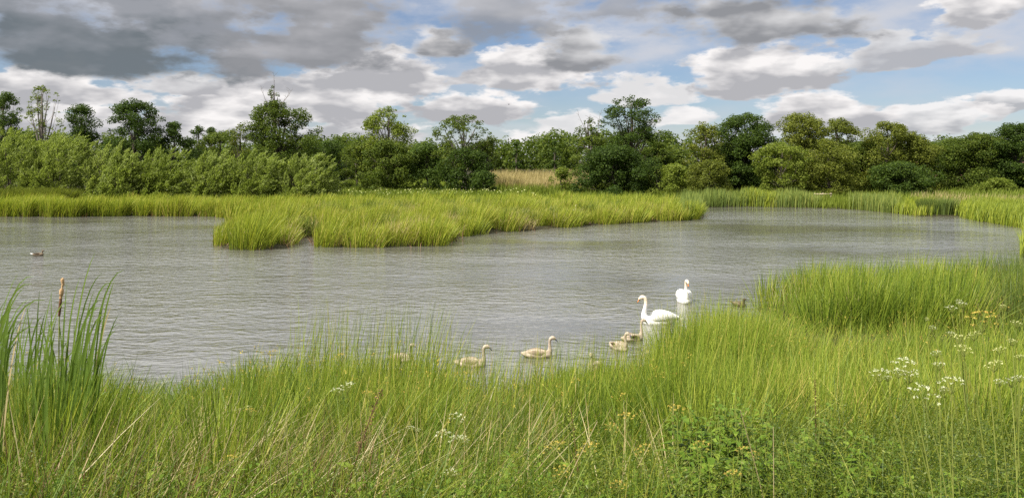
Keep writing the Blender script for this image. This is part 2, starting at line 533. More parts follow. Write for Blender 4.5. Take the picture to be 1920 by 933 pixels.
def water_mat():
    m, t, out = new_mat('pond_water')
    tcn = t.nodes.new('ShaderNodeTexCoord')

    def nz(scale, sc, rot, detail, dist=0.0):
        mp = t.nodes.new('ShaderNodeMapping')
        mp.inputs['Scale'].default_value = sc
        mp.inputs['Rotation'].default_value = (0, 0, math.radians(rot))
        t.links.new(tcn.outputs['Object'], mp.inputs[0])
        n = t.nodes.new('ShaderNodeTexNoise')
        n.inputs['Scale'].default_value = scale
        n.inputs['Detail'].default_value = detail
        n.inputs['Roughness'].default_value = 0.5
        n.inputs['Distortion'].default_value = dist
        t.links.new(mp.outputs[0], n.inputs['Vector'])
        return n.outputs[0]

    a = nz(3.0, (0.60, 1.0, 1), 10, 2.0, 0.4)
    b = nz(7.5, (0.65, 1.0, 1), -16, 2.0, 0.3)
    c = nz(0.9, (0.5, 1.0, 1), 24, 1.0, 0.6)
    gust = nz(0.09, (0.6, 1.2, 1), 12, 2.0)
    amp = M('MAXIMUM', M('MULTIPLY_ADD', gust, 5.0, -1.45, tree=t), 0.25, tree=t)
    hgt = M('ADD', M('MULTIPLY', a, 0.046, tree=t), M('ADD', M('MULTIPLY', b, 0.022, tree=t), M('MULTIPLY', c, 0.035, tree=t), tree=t), tree=t)
    hgt = M('MULTIPLY', hgt, amp, tree=t)
    bp = t.nodes.new('ShaderNodeBump')
    bp.inputs['Strength'].default_value = 1.0
    bp.inputs['Distance'].default_value = 1.0
    t.links.new(hgt, bp.inputs['Height'])
    p = t.nodes.new('ShaderNodeBsdfPrincipled')
    p.inputs['Base Color'].default_value = (0.100, 0.096, 0.078, 1)
    p.inputs['Roughness'].default_value = 0.06
    p.inputs['IOR'].default_value = 1.333
    p.inputs['Specular IOR Level'].default_value = 1.0
    t.links.new(bp.outputs[0], p.inputs['Normal'])
    t.links.new(p.outputs[0], out.inputs['Surface'])
    return m


# ------------------------------------------------------------------ the lie of the land
LAKE = np.array([
    (-120, 64), wp(-300, 406), wp(0, 406), wp(120, 407), wp(240, 405), wp(400, 406), wp(432, 410), wp(420, 440),
    wp(408, 458), wp(412, 467), wp(480, 469), wp(545, 466), wp(556, 452), wp(578, 447), wp(592, 452), wp(600, 463),
    wp(700, 464), wp(825, 461), wp(846, 452), wp(880, 441), wp(940, 436), wp(1000, 432), wp(1100, 423), wp(1200, 417),
    wp(1300, 412), wp(1316, 406), wp(1312, 396), wp(1290, 390), wp(1400, 388), wp(1530, 390), wp(1600, 393), wp(1680, 401),
    wp(1725, 406), wp(1795, 406), wp(1818, 413), wp(1870, 421), wp(1912, 428), wp(1935, 445), wp(1912, 468),
    (21.5, 34), (18.5, 29.5), (15.5, 26.8), (11.5, 25.8), (8.4, 25.2), (7.1, 23.8), (6.9, 21.5), (5.8, 19.0),
    (4.4, 17.4), (3.1, 16.4), (1.9, 15.4), (0.5, 14.6), (-1.0, 14.0), (-2.4, 14.2), (-3.6, 14.1), (-5.0, 13.4),
    (-6.6, 13.7), (-8.4, 13.2), (-12, 13.0), (-30, 12.0), (-120, 10)])


def sd_lake(x, y):
    """distance to the shoreline, negative in the water"""
    x = np.asarray(x, float).ravel(); y = np.asarray(y, float).ravel()
    out = np.empty(len(x))
    A = LAKE; B = np.roll(LAKE, -1, 0)
    for s in range(0, len(x), 20000):
        X = x[s:s + 20000, None]; Y = y[s:s + 20000, None]
        ex, ey = (B - A)[:, 0][None], (B - A)[:, 1][None]
        wx, wy = X - A[:, 0][None], Y - A[:, 1][None]
        tt = np.clip((wx * ex + wy * ey) / (ex * ex + ey * ey), 0, 1)
        d = np.sqrt(((wx - ex * tt) ** 2 + (wy - ey * tt) ** 2).min(1))
        c = ((A[:, 1][None] > Y) != (B[:, 1][None] > Y))
        xi = ex * (Y - A[:, 1][None]) / np.where(ey == 0, 1e-9, ey) + A[:, 0][None]
        ins = (c & (X < xi)).sum(1) % 2 == 1
        out[s:s + 20000] = np.where(ins, -d, d)
    return out


def ground(x, y):
    x = np.asarray(x, float).ravel(); y = np.asarray(y, float).ravel()
    d = sd_lake(x, y)
    near = np.interp(y, [-5, 1, 3, 5, 7, 9, 12, 14.5, 20], [2.8, 2.75, 2.45, 1.9, 1.3, 0.8, 0.38, 0.25, 0.25])
    prof = np.interp(d, [-3, 0, 0.5, 2, 8, 40], [-1.0, -0.03, 0.08, 0.2, 0.35, 0.6])
    z = np.where((y < 15) & (d > 0), np.minimum(near, prof + d * 0.45), prof)
    z = np.where(y < 9, near, z)
    und = 0.06 * np.sin(x * 1.1 + 0.7 * y) * np.sin(y * 0.8 - 0.4 * x)
    return z + np.where(d > 0.5, und, 0) + np.interp(y, [140, 400], [0, 1.2])


def gz(x, y):
    return float(ground([x], [y])[0])


gx = np.sign(np.linspace(-1, 1, 281)) * (np.abs(np.linspace(-1, 1, 281)) * 40 + np.abs(np.linspace(-1, 1, 281)) ** 6 * 860)
gy = np.concatenate([np.linspace(-60, -6, 12), np.arange(-5, 82, 0.4), np.linspace(83, 150, 40), np.linspace(160, 1500, 30)])
GX, GY = np.meshgrid(gx, gy)
GZ = ground(GX, GY).reshape(GX.shape)
nx, ny = len(gx), len(gy)
idx = np.arange(nx * ny).reshape(ny, nx)
g = Geo().add(np.stack([GX, GY, GZ], -1), np.stack([idx[:-1, :-1], idx[:-1, 1:], idx[1:, 1:], idx[1:, :-1]], -1).reshape(-1, 4))
tag(g.obj('ground', MT['ground'], smooth=True), 'dark soil of the banks under the grass', kind='structure')
g = Geo().add([(-130, 5, 0), (60, 5, 0), (60, 90, 0), (-130, 90, 0)], [(0, 1, 2, 3)])
tag(g.obj('water', water_mat()), 'grey rippled water of the pond', kind='structure')


# ------------------------------------------------------------------ trees
def crown_geo(lobes, n_per, leaf, shell=0.55, up=0.35, windy=0.0, slim=0.62, dens=1.0):
    g = Geo()
    for (c, r, fl) in lobes:
        n = int(n_per * (r ** 2) * dens) + 4
        d = rvec(n)
        rad = r * (shell + (1.12 - shell) * rng.random(n) ** 0.6)
        rad *= 1 + 0.22 * np.sin(d[:, 0] * 5 + c[0] * 3) * np.sin(d[:, 2] * 6 + c[2])
        p = np.array(c) + d * rad[:, None] * np.array([1, 1, fl])
        nr = unit(d * 0.7 + rvec(n) * 0.75 + np.array([0, 0, up]))
        ax = np.cross(nr, rvec(n))
        if windy:
            ax = unit(ax) * (1 - windy) + unit(np.array([0.75, 0, 0.65]) + 0.45 * rvec(n)) * windy
        ls = leaf * rng.uniform(0.65, 1.35, n)
        leaves(g, p, ax, nr, ls, ls * slim * rng.uniform(0.8, 1.2, n))
    return g


def tree(name, label, x, ytop, hw, Y, kind, cb=0.1, nl=70, lr=0.19, openness=0.0, group='trees along the far bank', shape='round', leaf=0.185,
         lean=0.0, bare=None, cat='tree', bark='bark', skirt=0.0):
    X = px(x, Y)
    z0 = gz(X, Y) - 0.05
    H = zat(ytop, Y) - z0
    R = hw / F * Y
    root = empty(name, (X, Y, z0), 0, label, cat, group)
    nl = int(nl * 1.35)

    def prof(u):
        if shape == 'round':
            return math.sqrt(max(0.0, 1 - (abs(u - 0.42) / (0.60 if u > 0.42 else 0.62)) ** 2.2))
        if shape == 'cone':
            return (1 - u) ** 0.75 * 0.95 + 0.1
        if shape == 'dome':
            return math.sqrt(max(0.0, 1 - u ** 2.4))
        return 0.35 + 0.65 * math.sin(min(1, u * 0.95) * math.pi) ** 0.8     # open: widest near the top

    nb = max(8, int(nl * 0.17))
    boughs = [np.array([0.0, 0.0, 0.93])]
    for k in range(nb):
        u = 0.90 * (k + rng.random()) / nb
        a = k * 2.39996 + rng.uniform(-0.4, 0.4)
        rr = prof(u) * rng.uniform(0.40, 0.95)
        boughs.append(np.array([math.cos(a) * rr, math.sin(a) * rr * 0.85, u]))
    lobes = []
    own = []
    tries = 0
    while len(lobes) < nl and tries < nl * 6:
        tries += 1
        if rng.random() < 0.62:
            kb = int(rng.integers(0, len(boughs)))
            q = boughs[kb] + rng.normal(0, 1, 3) * np.array([0.19, 0.19, 0.085 * R / (H * (1 - cb)) * 2.0])
        else:
            u = rng.random()
            a = rng.uniform(0, 2 * math.pi)
            rr = prof(u) * math.sqrt(rng.random())
            q = np.array([math.cos(a) * rr, math.sin(a) * rr * 0.85, u])
            kb = int(np.argmin([np.linalg.norm(b - q) for b in boughs]))
        u = min(max(q[2], 0.0), 1.0)
        lr_i = R * lr * rng.uniform(0.6, 1.5)
        top = min((cb + (1 - cb) * u) * H, H * (1 - 0.22 * (q[0] ** 2 + q[1] ** 2) - 0.05 * rng.random()) - lr_i * 0.75)
        c = (q[0] * R * 0.95 + lean * H * u, q[1] * R, top)
        if openness and rng.random() < openness * (0.4 + u * 0.6):
            lr_i *= 0.55
        lobes.append((c, lr_i, rng.uniform(0.6, 0.85)))
        own.append(kb)
    if skirt:
        for k in range(int(nl * 0.35)):
            a = rng.uniform(0, 2 * math.pi)
            rr = R * skirt * rng.uniform(0.3, 1)
            lobes.append(((math.cos(a) * rr, math.sin(a) * rr * 0.8, rng.uniform(0.06, 0.35) * H), R * lr * rng.uniform(0.8, 1.5), 0.8))
    g = Geo()
    tr = max(0.09, 0.022 * H)
    tp = np.array([(0, 0, -0.1), (0.05 * R, 0, H * 0.2), (lean * H * 0.3 - 0.03 * R, 0.03 * R, H * 0.45), (lean * H * 0.6 + 0.03 * R, 0, H * 0.68), (lean * H * 0.9, 0, H * 0.9)])
    tube(g, tp, [tr * 1.3, tr, tr * 0.75, tr * 0.45, tr * 0.12], 8)
    limb = {}
    for kb, b in enumerate(boughs):
        e = np.array([b[0] * R * 0.85 + lean * H * b[2], b[1] * R * 0.85, (cb + (1 - cb) * b[2]) * H * 0.96])
        hz = max(0.10 * H, e[2] * rng.uniform(0.45, 0.70))
        st = np.array([np.interp(hz, tp[:, 2], tp[:, 0]), 0, hz])
        mid = (st + e) / 2 + np.array([e[0] * 0.12, e[1] * 0.12, -0.02 * H + rng.uniform(-0.03, 0.03) * H])
        r0 = tr * rng.uniform(0.30, 0.50)
        limb[kb] = curve(st, mid, e, 8)
        tube(g, limb[kb], np.linspace(r0, r0 * 0.22, 8), 5, False)
    for (c, r, fl), kb in list(zip(lobes, own))[::2]:
        st = limb[kb][rng.integers(4, 8)]
        c = np.array(c)
        r0 = tr * 0.10
        tube(g, curve(st, (st + c) / 2 + np.array([0, 0, 0.05 * r]), c, 4), np.linspace(r0, r0 * 0.4, 4), 3, False)
        for k in range(2):
            e = c + rvec(1)[0] * r * np.array([1, 1, 0.7])
            tube(g, [c, (c + e) / 2 + 0.05 * r, e], [r0 * 0.45, r0 * 0.3, r0 * 0.15], 3, False)
    g.obj('trunk', MT[bark], root, True)
    dn = 1.0 - 0.45 * openness
    crown_geo(lobes, 215 * (0.27 / leaf) ** 2, leaf, dens=dn).obj('crown', MT[kind], root)
    if bare:
        for (bx, bz, ex, ez) in bare:
            g = Geo()
            b = np.array([bx * R, 0, bz * H]); e = np.array([ex * R, -0.1 * R, ez * H])
            pts = curve(b, (b + e) / 2 + np.array([0.06 * R, 0, 0.02 * H]), e, 7)
            tube(g, pts, np.linspace(0.055, 0.012, 7), 5)
            for k in range(9):
                q = pts[rng.integers(2, 7)]
                d = rvec(1)[0] * np.array([1, 0.6, 1]); d[2] = abs(d[2]) + 0.3
                d = unit(d)
                q2 = q + d * rng.uniform(0.4, 0.9)
                tube(g, [q, (q + q2) / 2 + 0.05, q2], [0.018, 0.012, 0.006], 3)
            g.obj('bare_branch', MT['bark_grey'], root, True)
    return root


def willow(name, label, x, ytop, hw, Y, nl=42, group='willows on the left bank', mat='willow', cat='willow', depth=0.8):
    """wind-blown sallow: upright plumes of narrow leaves leaning downwind"""
    X = px(x, Y)
    z0 = gz(X, Y) - 0.05
    H = zat(ytop, Y) - z0
    R = hw / F * Y
    root = empty(name, (X, Y, z0), 0, label, cat, group)
    g = Geo(); gt = Geo()
    for k in range(10):
        a = rng.uniform(0, 2 * math.pi)
        e = np.array([math.cos(a) * R * 0.6, math.sin(a) * R * depth * 0.6, H * rng.uniform(0.55, 0.8)])
        tube(gt, curve(e * np.array([0.2, 0.2, 0]), e * np.array([0.6, 0.6, 0.6]), e, 7), np.linspace(0.07, 0.02, 7), 5, False)
    ns = int(nl * 9.5 * max(1.0, (R * H) / 16.0) ** 0.5)
    # sprays sit through the dome, thickest on its outside, each leaning outwards and downwind
    th = rng.uniform(0, 2 * math.pi, ns)
    cz = rng.random(ns)
    rad = np.where(rng.random(ns) < 0.75, rng.uniform(0.80, 1.0, ns), rng.uniform(0.3, 0.8, ns))
    sr = np.sqrt(1 - cz ** 2.6)
    lump = 1 + 0.20 * np.sin(th * 3 + x) * np.sin(cz * 6 + x * 0.3) + 0.07 * np.sin(th * 7 + cz * 11)
    P = np.stack([np.cos(th) * sr * R * rad, np.sin(th) * sr * R * depth * rad, cz * H * 0.90 * rad], 1) * lump[:, None]
    P[:, 2] = np.clip(P[:, 2], 0.1, H * 0.95)
    out = unit(P / np.array([R, R, H * 0.8]))
    D = unit(out * 0.85 + np.array([0.42, -0.05, 0.30]) + 0.22 * rng.normal(size=(ns, 3)))
    LL = rng.uniform(0.5, 0.95, ns)
    per = 60
    I = np.repeat(np.arange(ns), per)
    t = rng.random(ns * per)
    sc_ = rvec(ns * per) * ((0.30 * (1.05 - t) + 0.05) * rng.random(ns * per) ** 0.5)[:, None]
    c = P[I] + D[I] * (LL[I] * (t - 0.55))[:, None] + sc_
    c[:, 0] += 0.18 * t ** 2
    c[:, 2] = np.clip(c[:, 2], 0.05, H * 1.04)
    ax = unit(D[I] + 0.45 * rvec(len(c)))
    nr = unit(out[I] * 0.5 + 0.8 * rvec(len(c)) + np.array([0, -0.2, 0.3]))
    L = rng.uniform(0.14, 0.31, len(c))
    leaves(g, c, ax, nr, L, L * rng.uniform(0.20, 0.34, len(c)))
    gt.obj('trunk', MT['bark'], root, True)
    g.obj('crown', MT[mat], root)
    return root


TR = 'trees along the far bank'
# left of the view
tree('oak_tree', 'dense dark tree rising behind the willow thicket at the left end', 5, 166, 46, 100, 'oak', nl=70)
tree('ash_tree', 'tall thin airy tree with see-through crown of separate leaf tufts, behind the willows', 78, 152, 42, 98, 'light', 0.3, 75, 0.12, 0.7, shape='open', bark='bark_grey')
tree('holly_tree', 'narrow pointed dark green tree beside the airy tree', 152, 192, 42, 98, 'oak', 0.05, 60, 0.22, shape='cone')
tree('oak_tree', 'broad dark green oak with lumpy top, tallest behind the long willow bushes', 252, 180, 58, 96, 'oak', 0.06, 125, 0.16, 0.15, skirt=0.9)
tree('oak_tree', 'low dark round tree just right of the broad lumpy oak', 326, 226, 38, 98, 'oak', 0.05, 55, 0.2)
tree('pine_tree', 'small black-green pine with domed head on the skyline', 372, 230, 18, 112, 'oak', 0.45, 26, 0.3, shape='dome')
tree('pine_tree', 'slightly shorter dark pine next to the domed one', 396, 236, 18, 116, 'oak', 0.35, 26, 0.3, shape='cone')
tree('oak_tree', 'squat dark tree filling the gap behind the two small pines', 412, 243, 44, 104, 'mid', 0.05, 50, 0.2)
tree('alder_tree', 'small olive tree against the left flank of the dead-topped tree', 450, 228, 30, 97, 'olive', 0.05, 45, 0.2, 0.4)
tree('oak_tree', 'big domed tree whose dead grey topmost twigs stick out above the leaves', 528, 186, 80, 94, 'mid', 0.04, 170, 0.135, 0.25, shape='dome', skirt=0.9, lean=-0.06,
     bare=[(-0.25, 0.8, -0.15, 1.24), (-0.18, 0.85, 0.25, 1.08), (-0.3, 0.8, -0.45, 1.1)])
tree('ash_tree', 'thin leafy spire with separate tufts poking above the dead-topped tree', 514, 150, 14, 95, 'mid', 0.72, 12, 0.34, 0.5, shape='open')
tree('thorn_tree', 'low dark thorn bush right of the dead-topped tree', 622, 258, 40, 100, 'oak', 0.03, 50, 0.2, shape='dome')
tree('thorn_tree', 'low brown-green bush left of the airy round-headed tree', 668, 262, 36, 96, 'mid', 0.03, 50, 0.2, shape='dome')
tree('ash_tree', 'airy round-headed tree of light green leaves standing over the thorn bushes', 728, 197, 52, 96, 'light', 0.22, 140, 0.14, 0.4, shape='round', skirt=0.6, bark='bark_grey')
tree('thorn_tree', 'dark bush under the airy round-headed tree', 726, 262, 60, 92, 'mid', 0.03, 70, 0.17, shape='dome')
tree('thorn_tree', 'dark bush between the airy round-headed tree and the gnarled oak', 800, 266, 50, 93, 'oak', 0.03, 60, 0.18, shape='dome')
tree('oak_tree', 'gnarled open oak with crooked limbs and a bough reaching to the right', 868, 210, 60, 92, 'mid', 0.36, 95, 0.125, 0.5, shape='round', bare=[(-0.1, 0.55, -0.62, 0.84)], bark='bark_grey')
tree('oak_tree', 'side bough crown just right of the gnarled open oak', 914, 242, 28, 93, 'mid', 0.5, 26, 0.22, 0.4)
tree('thorn_tree', 'dark green bush at the foot of the gnarled open oak', 872, 272, 52, 89, 'oak', 0.03, 70, 0.18, shape='dome')
tree('thorn_tree', 'small dark bush at the left edge of the golden reeds', 908, 318, 26, 84, 'oak', 0.02, 40, 0.24, shape='dome', cat='bush')
tree('sallow_bush', 'small light green bush growing in front of the golden reeds', 1052, 312, 24, 88, 'light', 0.02, 34, 0.24, shape='dome', cat='bush')
# middle clump
tree('oak_tree', 'leaning tree with half bare antler branches on the left side of the tallest oak', 1112, 250, 44, 90, 'mid', 0.1, 60, 0.17, 0.4, shape='round', lean=-0.03,
     bare=[(0.0, 0.7, -0.62, 1.28), (0.05, 0.75, 0.28, 1.3), (-0.1, 0.65, -0.2, 1.25)])
tree('oak_tree', 'leafy crooked bough of separate tufts leaning out left of the tallest oak', 1108, 216, 30, 91, 'mid', 0.62, 26, 0.19, 0.6, shape='open', lean=-0.05)
tree('oak_tree', 'tallest oak of the bank, dark open crown on a straight trunk', 1184, 174, 66, 92, 'oak', 0.08, 150, 0.13, 0.5, shape='round', skirt=1.0)
tree('thorn_tree', 'dark thicket at the foot of the tallest oak', 1150, 268, 76, 87, 'oak', 0.02, 95, 0.15, shape='dome')
tree('alder_tree', 'mid green shoulder of leaves right of the tallest oak', 1232, 262, 38, 90, 'mid', 0.03, 60, 0.18, shape='dome')
tree('sallow_bush', 'yellow-green bush between the tallest oak and the tiered alder', 1262, 304, 40, 84, 'light', 0.02, 50, 0.2, shape='dome', cat='bush')
# right group
tree('alder_tree', 'pointed tiered alder left of the almost black oak', 1322, 224, 54, 90, 'olive', 0.05, 80, 0.16, 0.4, shape='cone')
tree('oak_tree', 'almost black dense oak with broad domed head', 1396, 208, 62, 94, 'oak', 0.06, 160, 0.16, 0.05, skirt=0.8)
tree('alder_tree', 'low olive bushy alder in front of the almost black oak', 1330, 296, 46, 82, 'olive', 0.02, 65, 0.19, shape='dome')
tree('alder_tree', 'olive alder with knobbly head right of the almost black oak', 1498, 205, 54, 93, 'olive', 0.06, 110, 0.18, 0.15, skirt=1.0)
tree('willow_tree', 'pale olive leafy mound in front of the knobbly alder', 1466, 262, 56, 84, 'light', 0.02, 90, 0.15, 0.15, shape='round')
tree('alder_tree', 'flat-topped alder with sky showing under its head', 1568, 218, 50, 95, 'olive', 0.22, 75, 0.18, 0.25, skirt=0.8)
tree('alder_tree', 'broad olive bush under the flat-topped alder', 1552, 258, 66, 86, 'olive', 0.02, 85, 0.16, 0.1, shape='dome')
tree('alder_tree', 'dark low tree between the flat-topped alder and the two-headed alder', 1618, 258, 50, 92, 'mid', 0.03, 60, 0.19, shape='dome')
tree('alder_tree', 'big two-headed alder, tallest of the right-hand trees', 1664, 222, 58, 90, 'olive', 0.05, 90, 0.17, 0.15, skirt=1.1)
tree('alder_tree', 'lower right head of the two-headed alder group', 1706, 246, 54, 91, 'olive', 0.05, 80, 0.18, 0.2, skirt=1.0)
tree('thorn_tree', 'dark rounded bush at the foot of the two-headed alder', 1690, 300, 62, 85, 'oak', 0.02, 85, 0.17, shape='dome')
tree('alder_tree', 'thin-topped small tree sloping down towards the brick house', 1742, 262, 34, 92, 'mid', 0.03, 55, 0.2, 0.35, shape='cone')
tree('oak_tree', 'wide spreading oak in front of the brick house', 1826, 246, 78, 96, 'mid', 0.10, 170, 0.15, 0.05, shape='round')
tree('oak_tree', 'tall dark oak at the right end of the bank', 1906, 226, 54, 94, 'oak', 0.06, 120, 0.18, 0.1, skirt=0.9)
tree('sallow_bush', 'low grey-green bush under the wide spreading oak', 1872, 332, 34, 88, 'light', 0.02, 40, 0.22, shape='dome', cat='bush')
# scrub belt farther back: fills the skyline between the named trees
for k, (x, yt, hw, Y, lab) in enumerate([
        (590, 262, 60, 135, 'far dark tree seen between the dead-topped tree and the thorn bushes'),
        (690, 264, 60, 140, 'far tree showing left of the airy round-headed tree'),
        (790, 268, 60, 145, 'far tree showing right of the airy round-headed tree'),
        (1250, 268, 60, 140, 'far tree showing right of the tallest oak'),
        (1620, 264, 70, 150, 'far tree showing behind the flat-topped alder'),
        (1780, 262, 70, 150, 'far tree showing left of the wide spreading oak')]):
    tree('oak_tree', lab, x, yt, hw, Y, 'mid' if k % 2 else 'oak', 0.02, 60, 0.2, 0, 'far trees beyond the bank', 'dome', 0.38)
# willows, light green, left
WL = 'willows on the left bank'
willow('willow_tree', 'tall light green willow at the left end with foliage blown to the right', 20, 236, 92, 86, 64)
willow('willow_tree', 'second tall willow, yellow-green plumes beside the one at the left end', 118, 236, 80, 85, 58)
willow('willow_tree', 'shorter willow between the tall willows and the rounded willow bushes', 205, 262, 50, 84, 40)
WB = 'rounded willow bushes behind the rushes'
for x, yt, hw, lab in [(236, 284, 52, 'rounded willow bush at the left end of the bush row'), (312, 276, 66, 'rounded silvery willow bush, second of the bush row from the left'),
                       (404, 280, 56, 'rounded willow bush in the middle of the bush row'), (484, 278, 66, 'rounded willow bush below the dead-topped tree'),
                       (574, 287, 60, 'rounded willow bush at the right end of the bush row')]:
    willow('willow_bush', lab, x, yt, hw, 76 + rng.uniform(-1, 1), 62, WB, 'willow', 'bush')

# far wood beyond the golden reeds
lobes = []
for k in range(420):
    X = rng.uniform(-260, 330)
    Y = rng.uniform(215, 300)
    top = 6.5 + 2.6 * math.sin(X * 0.05) * math.sin(X * 0.021 + 1) + rng.uniform(-1, 2.0) + (Y - 215) * 0.03
    for z in (top, top * 0.62, top * 0.25):
        r = rng.uniform(2.2, 3.8)
        lobes.append(((X + rng.uniform(-1, 1), Y, z), r, 0.9))
g = crown_geo(lobes, 34, 0.80)
tag(g.obj('far_wood', MT['mid']), 'distant mixed wood along the skyline beyond the golden reeds', 'wood', kind='stuff')
for x, yt, lab in [(968, 262, 'tiny dark spruce on the skyline above the golden reeds, left one'), (1040, 261, 'pair of round pine heads on the skyline above the golden reeds')]:
    tree('spruce_tree', lab, x, yt, 9, 205, 'oak', 0.1, 26, 0.35, 0, 'conifers on the skyline', 'cone', 0.5)


# ------------------------------------------------------------------ rushes and reeds across the water
def poly_mask(x, y, poly):
    poly = np.array(poly); A = poly; B = np.roll(poly, -1, 0)
    c = (A[:, 1][None] > y[:, None]) != (B[:, 1][None] > y[:, None])
    xi = (B - A)[:, 0][None] * (y[:, None] - A[:, 1][None]) / np.where((B - A)[:, 1] == 0, 1e-9, (B - A)[:, 1])[None] + A[:, 0][None]
    return (c & (x[:, None] < xi)).sum(1) % 2 == 1


def tussocks(g, cx, cy, Hs, per, rad=0.35, w=0.022, fan=0.30, wind=(0.22, 0.0), segs=3, wvar=0.4, hvar=0.22, expo=1.5, drop=0.12, mess=0.07):
    """each tussock: stems rising from a disc and fanning outwards, shorter towards the rim"""
    m = len(cx)
    if m == 0:
        return g
    rad = np.broadcast_to(np.asarray(rad, float), (m,))
    cnt = np.maximum(4, (per * np.clip((rad / rad.mean()) ** 2, 0.3, 3))).astype(int)
    k = np.repeat(np.arange(m), cnt)
    n = len(k)
    a = rng.uniform(0, 2 * math.pi, n)
    r = np.sqrt(rng.random(n))
    bx = cx[k] + np.cos(a) * r * rad[k]
    by = cy[k] + np.sin(a) * r * rad[k]
    ok = sd_lake(bx, by) > -0.25
    k, a, r, bx, by = k[ok], a[ok], r[ok], bx[ok], by[ok]
    n = len(k)
    bz = np.maximum(ground(bx, by), -0.1)
    H = Hs[k] * (1 - hvar * rng.random(n) ** 1.5) * (1 - drop * r ** 2)
    lx = np.cos(a) * r ** 1.5 * fan * rng.uniform(0.4, 1.5, n) + wind[0] * rng.uniform(0.4, 1.6, n) + rng.normal(0, mess, n)
    ly = np.sin(a) * r ** 1.5 * fan * rng.uniform(0.4, 1.5, n) + wind[1] + rng.normal(0, mess, n)
    ribbons(g, np.stack([bx, by, bz - 0.05], 1), H, w * rng.uniform(1 - wvar, 1 + wvar, n), np.arctan2(ly, lx), np.hypot(lx, ly), segs=segs, expo=expo)
    return g


def spaced(x, y, gap):
    """thin a scatter so that centres keep a gap"""
    keep = []
    for i in range(len(x)):
        gi = gap[i] if hasattr(gap, '__len__') else gap
        if all((x[i] - x[k]) ** 2 + (y[i] - y[k]) ** 2 > gi * gi for k in keep):
            keep.append(i)
    return np.array(keep, int)


def scatter(n, x0, x1, y0, y1, dmin=0.1, dmax=1e9, poly=None):
    x = rng.uniform(x0, x1, n); y = rng.uniform(y0, y1, n)
    d = sd_lake(x, y)
    m = (d > dmin) & (d < dmax)
    if poly is not None:
        m &= poly_mask(x, y, poly)
    return x[m], y[m]


# island: rounded mounds of rushes
x, y = scatter(2600, -17, 16, 39, 60, 0.25, poly=[(-17, 38), (16, 38), (16.5, 62), (-17, 62)])
k = spaced(x, y, rng.uniform(1.5, 2.4, len(x)))
x, y = x[k], y[k]
rad = rng.uniform(0.7, 1.3, len(x))
H = (1.72 + 0.2 * np.sin(x * 0.9) * np.sin(y * 0.7)) * rng.uniform(0.72, 1.12, len(x))
per = 420
g = tussocks(Geo(), x, y, H, per, rad, 0.026, 0.42, (0.24, 0), drop=0.30, hvar=0.26)
ex, ey = scatter(260, -16, 16, 39, 62, 0.02, 0.5)
tussocks(g, ex, ey, np.full(len(ex), 1.4) * rng.uniform(0.6, 1.1, len(ex)), 60, 0.3, 0.024, 0.5)
tag(g.obj('island_rushes', MT['rush_far']), 'yellow-green rushes covering the low island in the pond, blown to the right', 'rushes', kind='stuff')
x, y = scatter(500, -16, 16, 39, 60, 0.3)
g = tussocks(Geo(), x, y, rng.uniform(0.9, 1.45, len(x)), 26, 0.35, 0.024, 0.6)
tag(g.obj('island_dead_rushes', MT['gold']), 'dry straw-coloured rush stems scattered through the island rushes', 'rushes', kind='stuff')
x, y = scatter(90, -15, 16, 44, 60, 0.8)
g = tussocks(Geo(), x, y, rng.uniform(1.2, 1.6, len(x)), 120, 0.5, 0.024, 0.4)
tag(g.obj('island_green_rushes', MT['rush_blue']), 'darker green rush patches among the yellow-green island rushes', 'rushes', kind='stuff')
n = 9000
X = rng.uniform(-42, 18, n); Y = rng.uniform(38, 66, n)
d = sd_lake(X, Y)
m = (d > -0.35) & (d < 0.45)
X, Y = X[m], Y[m]; n = len(X)
g = ribbons(Geo(), np.stack([X, Y, np.maximum(ground(X, Y), -0.05)], 1), rng.uniform(0.15, 0.7, n), rng.uniform(0.02, 0.04, n), rng.uniform(0, 6.28, n), rng.uniform(0.2, 1.3, n), segs=2)
tag(g.obj('shore_litter', MT['dock']), 'broken brown dead stems along the waterline of the island and left bank', 'litter', kind='stuff')
# meadow behind the island and left strip
x, y = scatter(2600, -70, 18, 57, 74, 0.1)
k = spaced(x, y, rng.uniform(0.8, 1.5, len(x)))
x, y = x[k], y[k]
H = (1.55 + 0.3 * np.sin(x * 0.5 + y) * np.sin(y * 0.6)) * rng.uniform(0.75, 1.05, len(x)) * np.interp(y, [57, 66, 74], [1.0, 0.92, 0.8])
g = tussocks(Geo(), x, y, H * rng.uniform(0.8, 1.1, len(x)), 110, rng.uniform(0.5, 1.0, len(x)), 0.036, 0.42, drop=0.25)
ex, ey = scatter(2500, -60, -14, 60, 66, 0.05, 0.8)
tussocks(g, ex, ey, 1.7 * rng.uniform(0.7, 1.12, len(ex)), 44, 0.3, 0.032, 0.36)
tag(g.obj('meadow_rushes', MT['rush_far']), 'band of tall yellow-green rushes along the left bank below the willows', 'rushes', kind='stuff')
# brownish low growth under the tall willows
x, y = scatter(260, px(-20, 72), px(112, 72), 71, 75, 0.1)
g = tussocks(Geo(), x, y, np.full(len(x), 1.9) * rng.uniform(0.5, 0.95, len(x)), 40, 0.5, 0.045)
tag(g.obj('brown_sedge', MT['olive']), 'brownish sedge standing in front of the tall willows', 'sedge', kind='stuff')
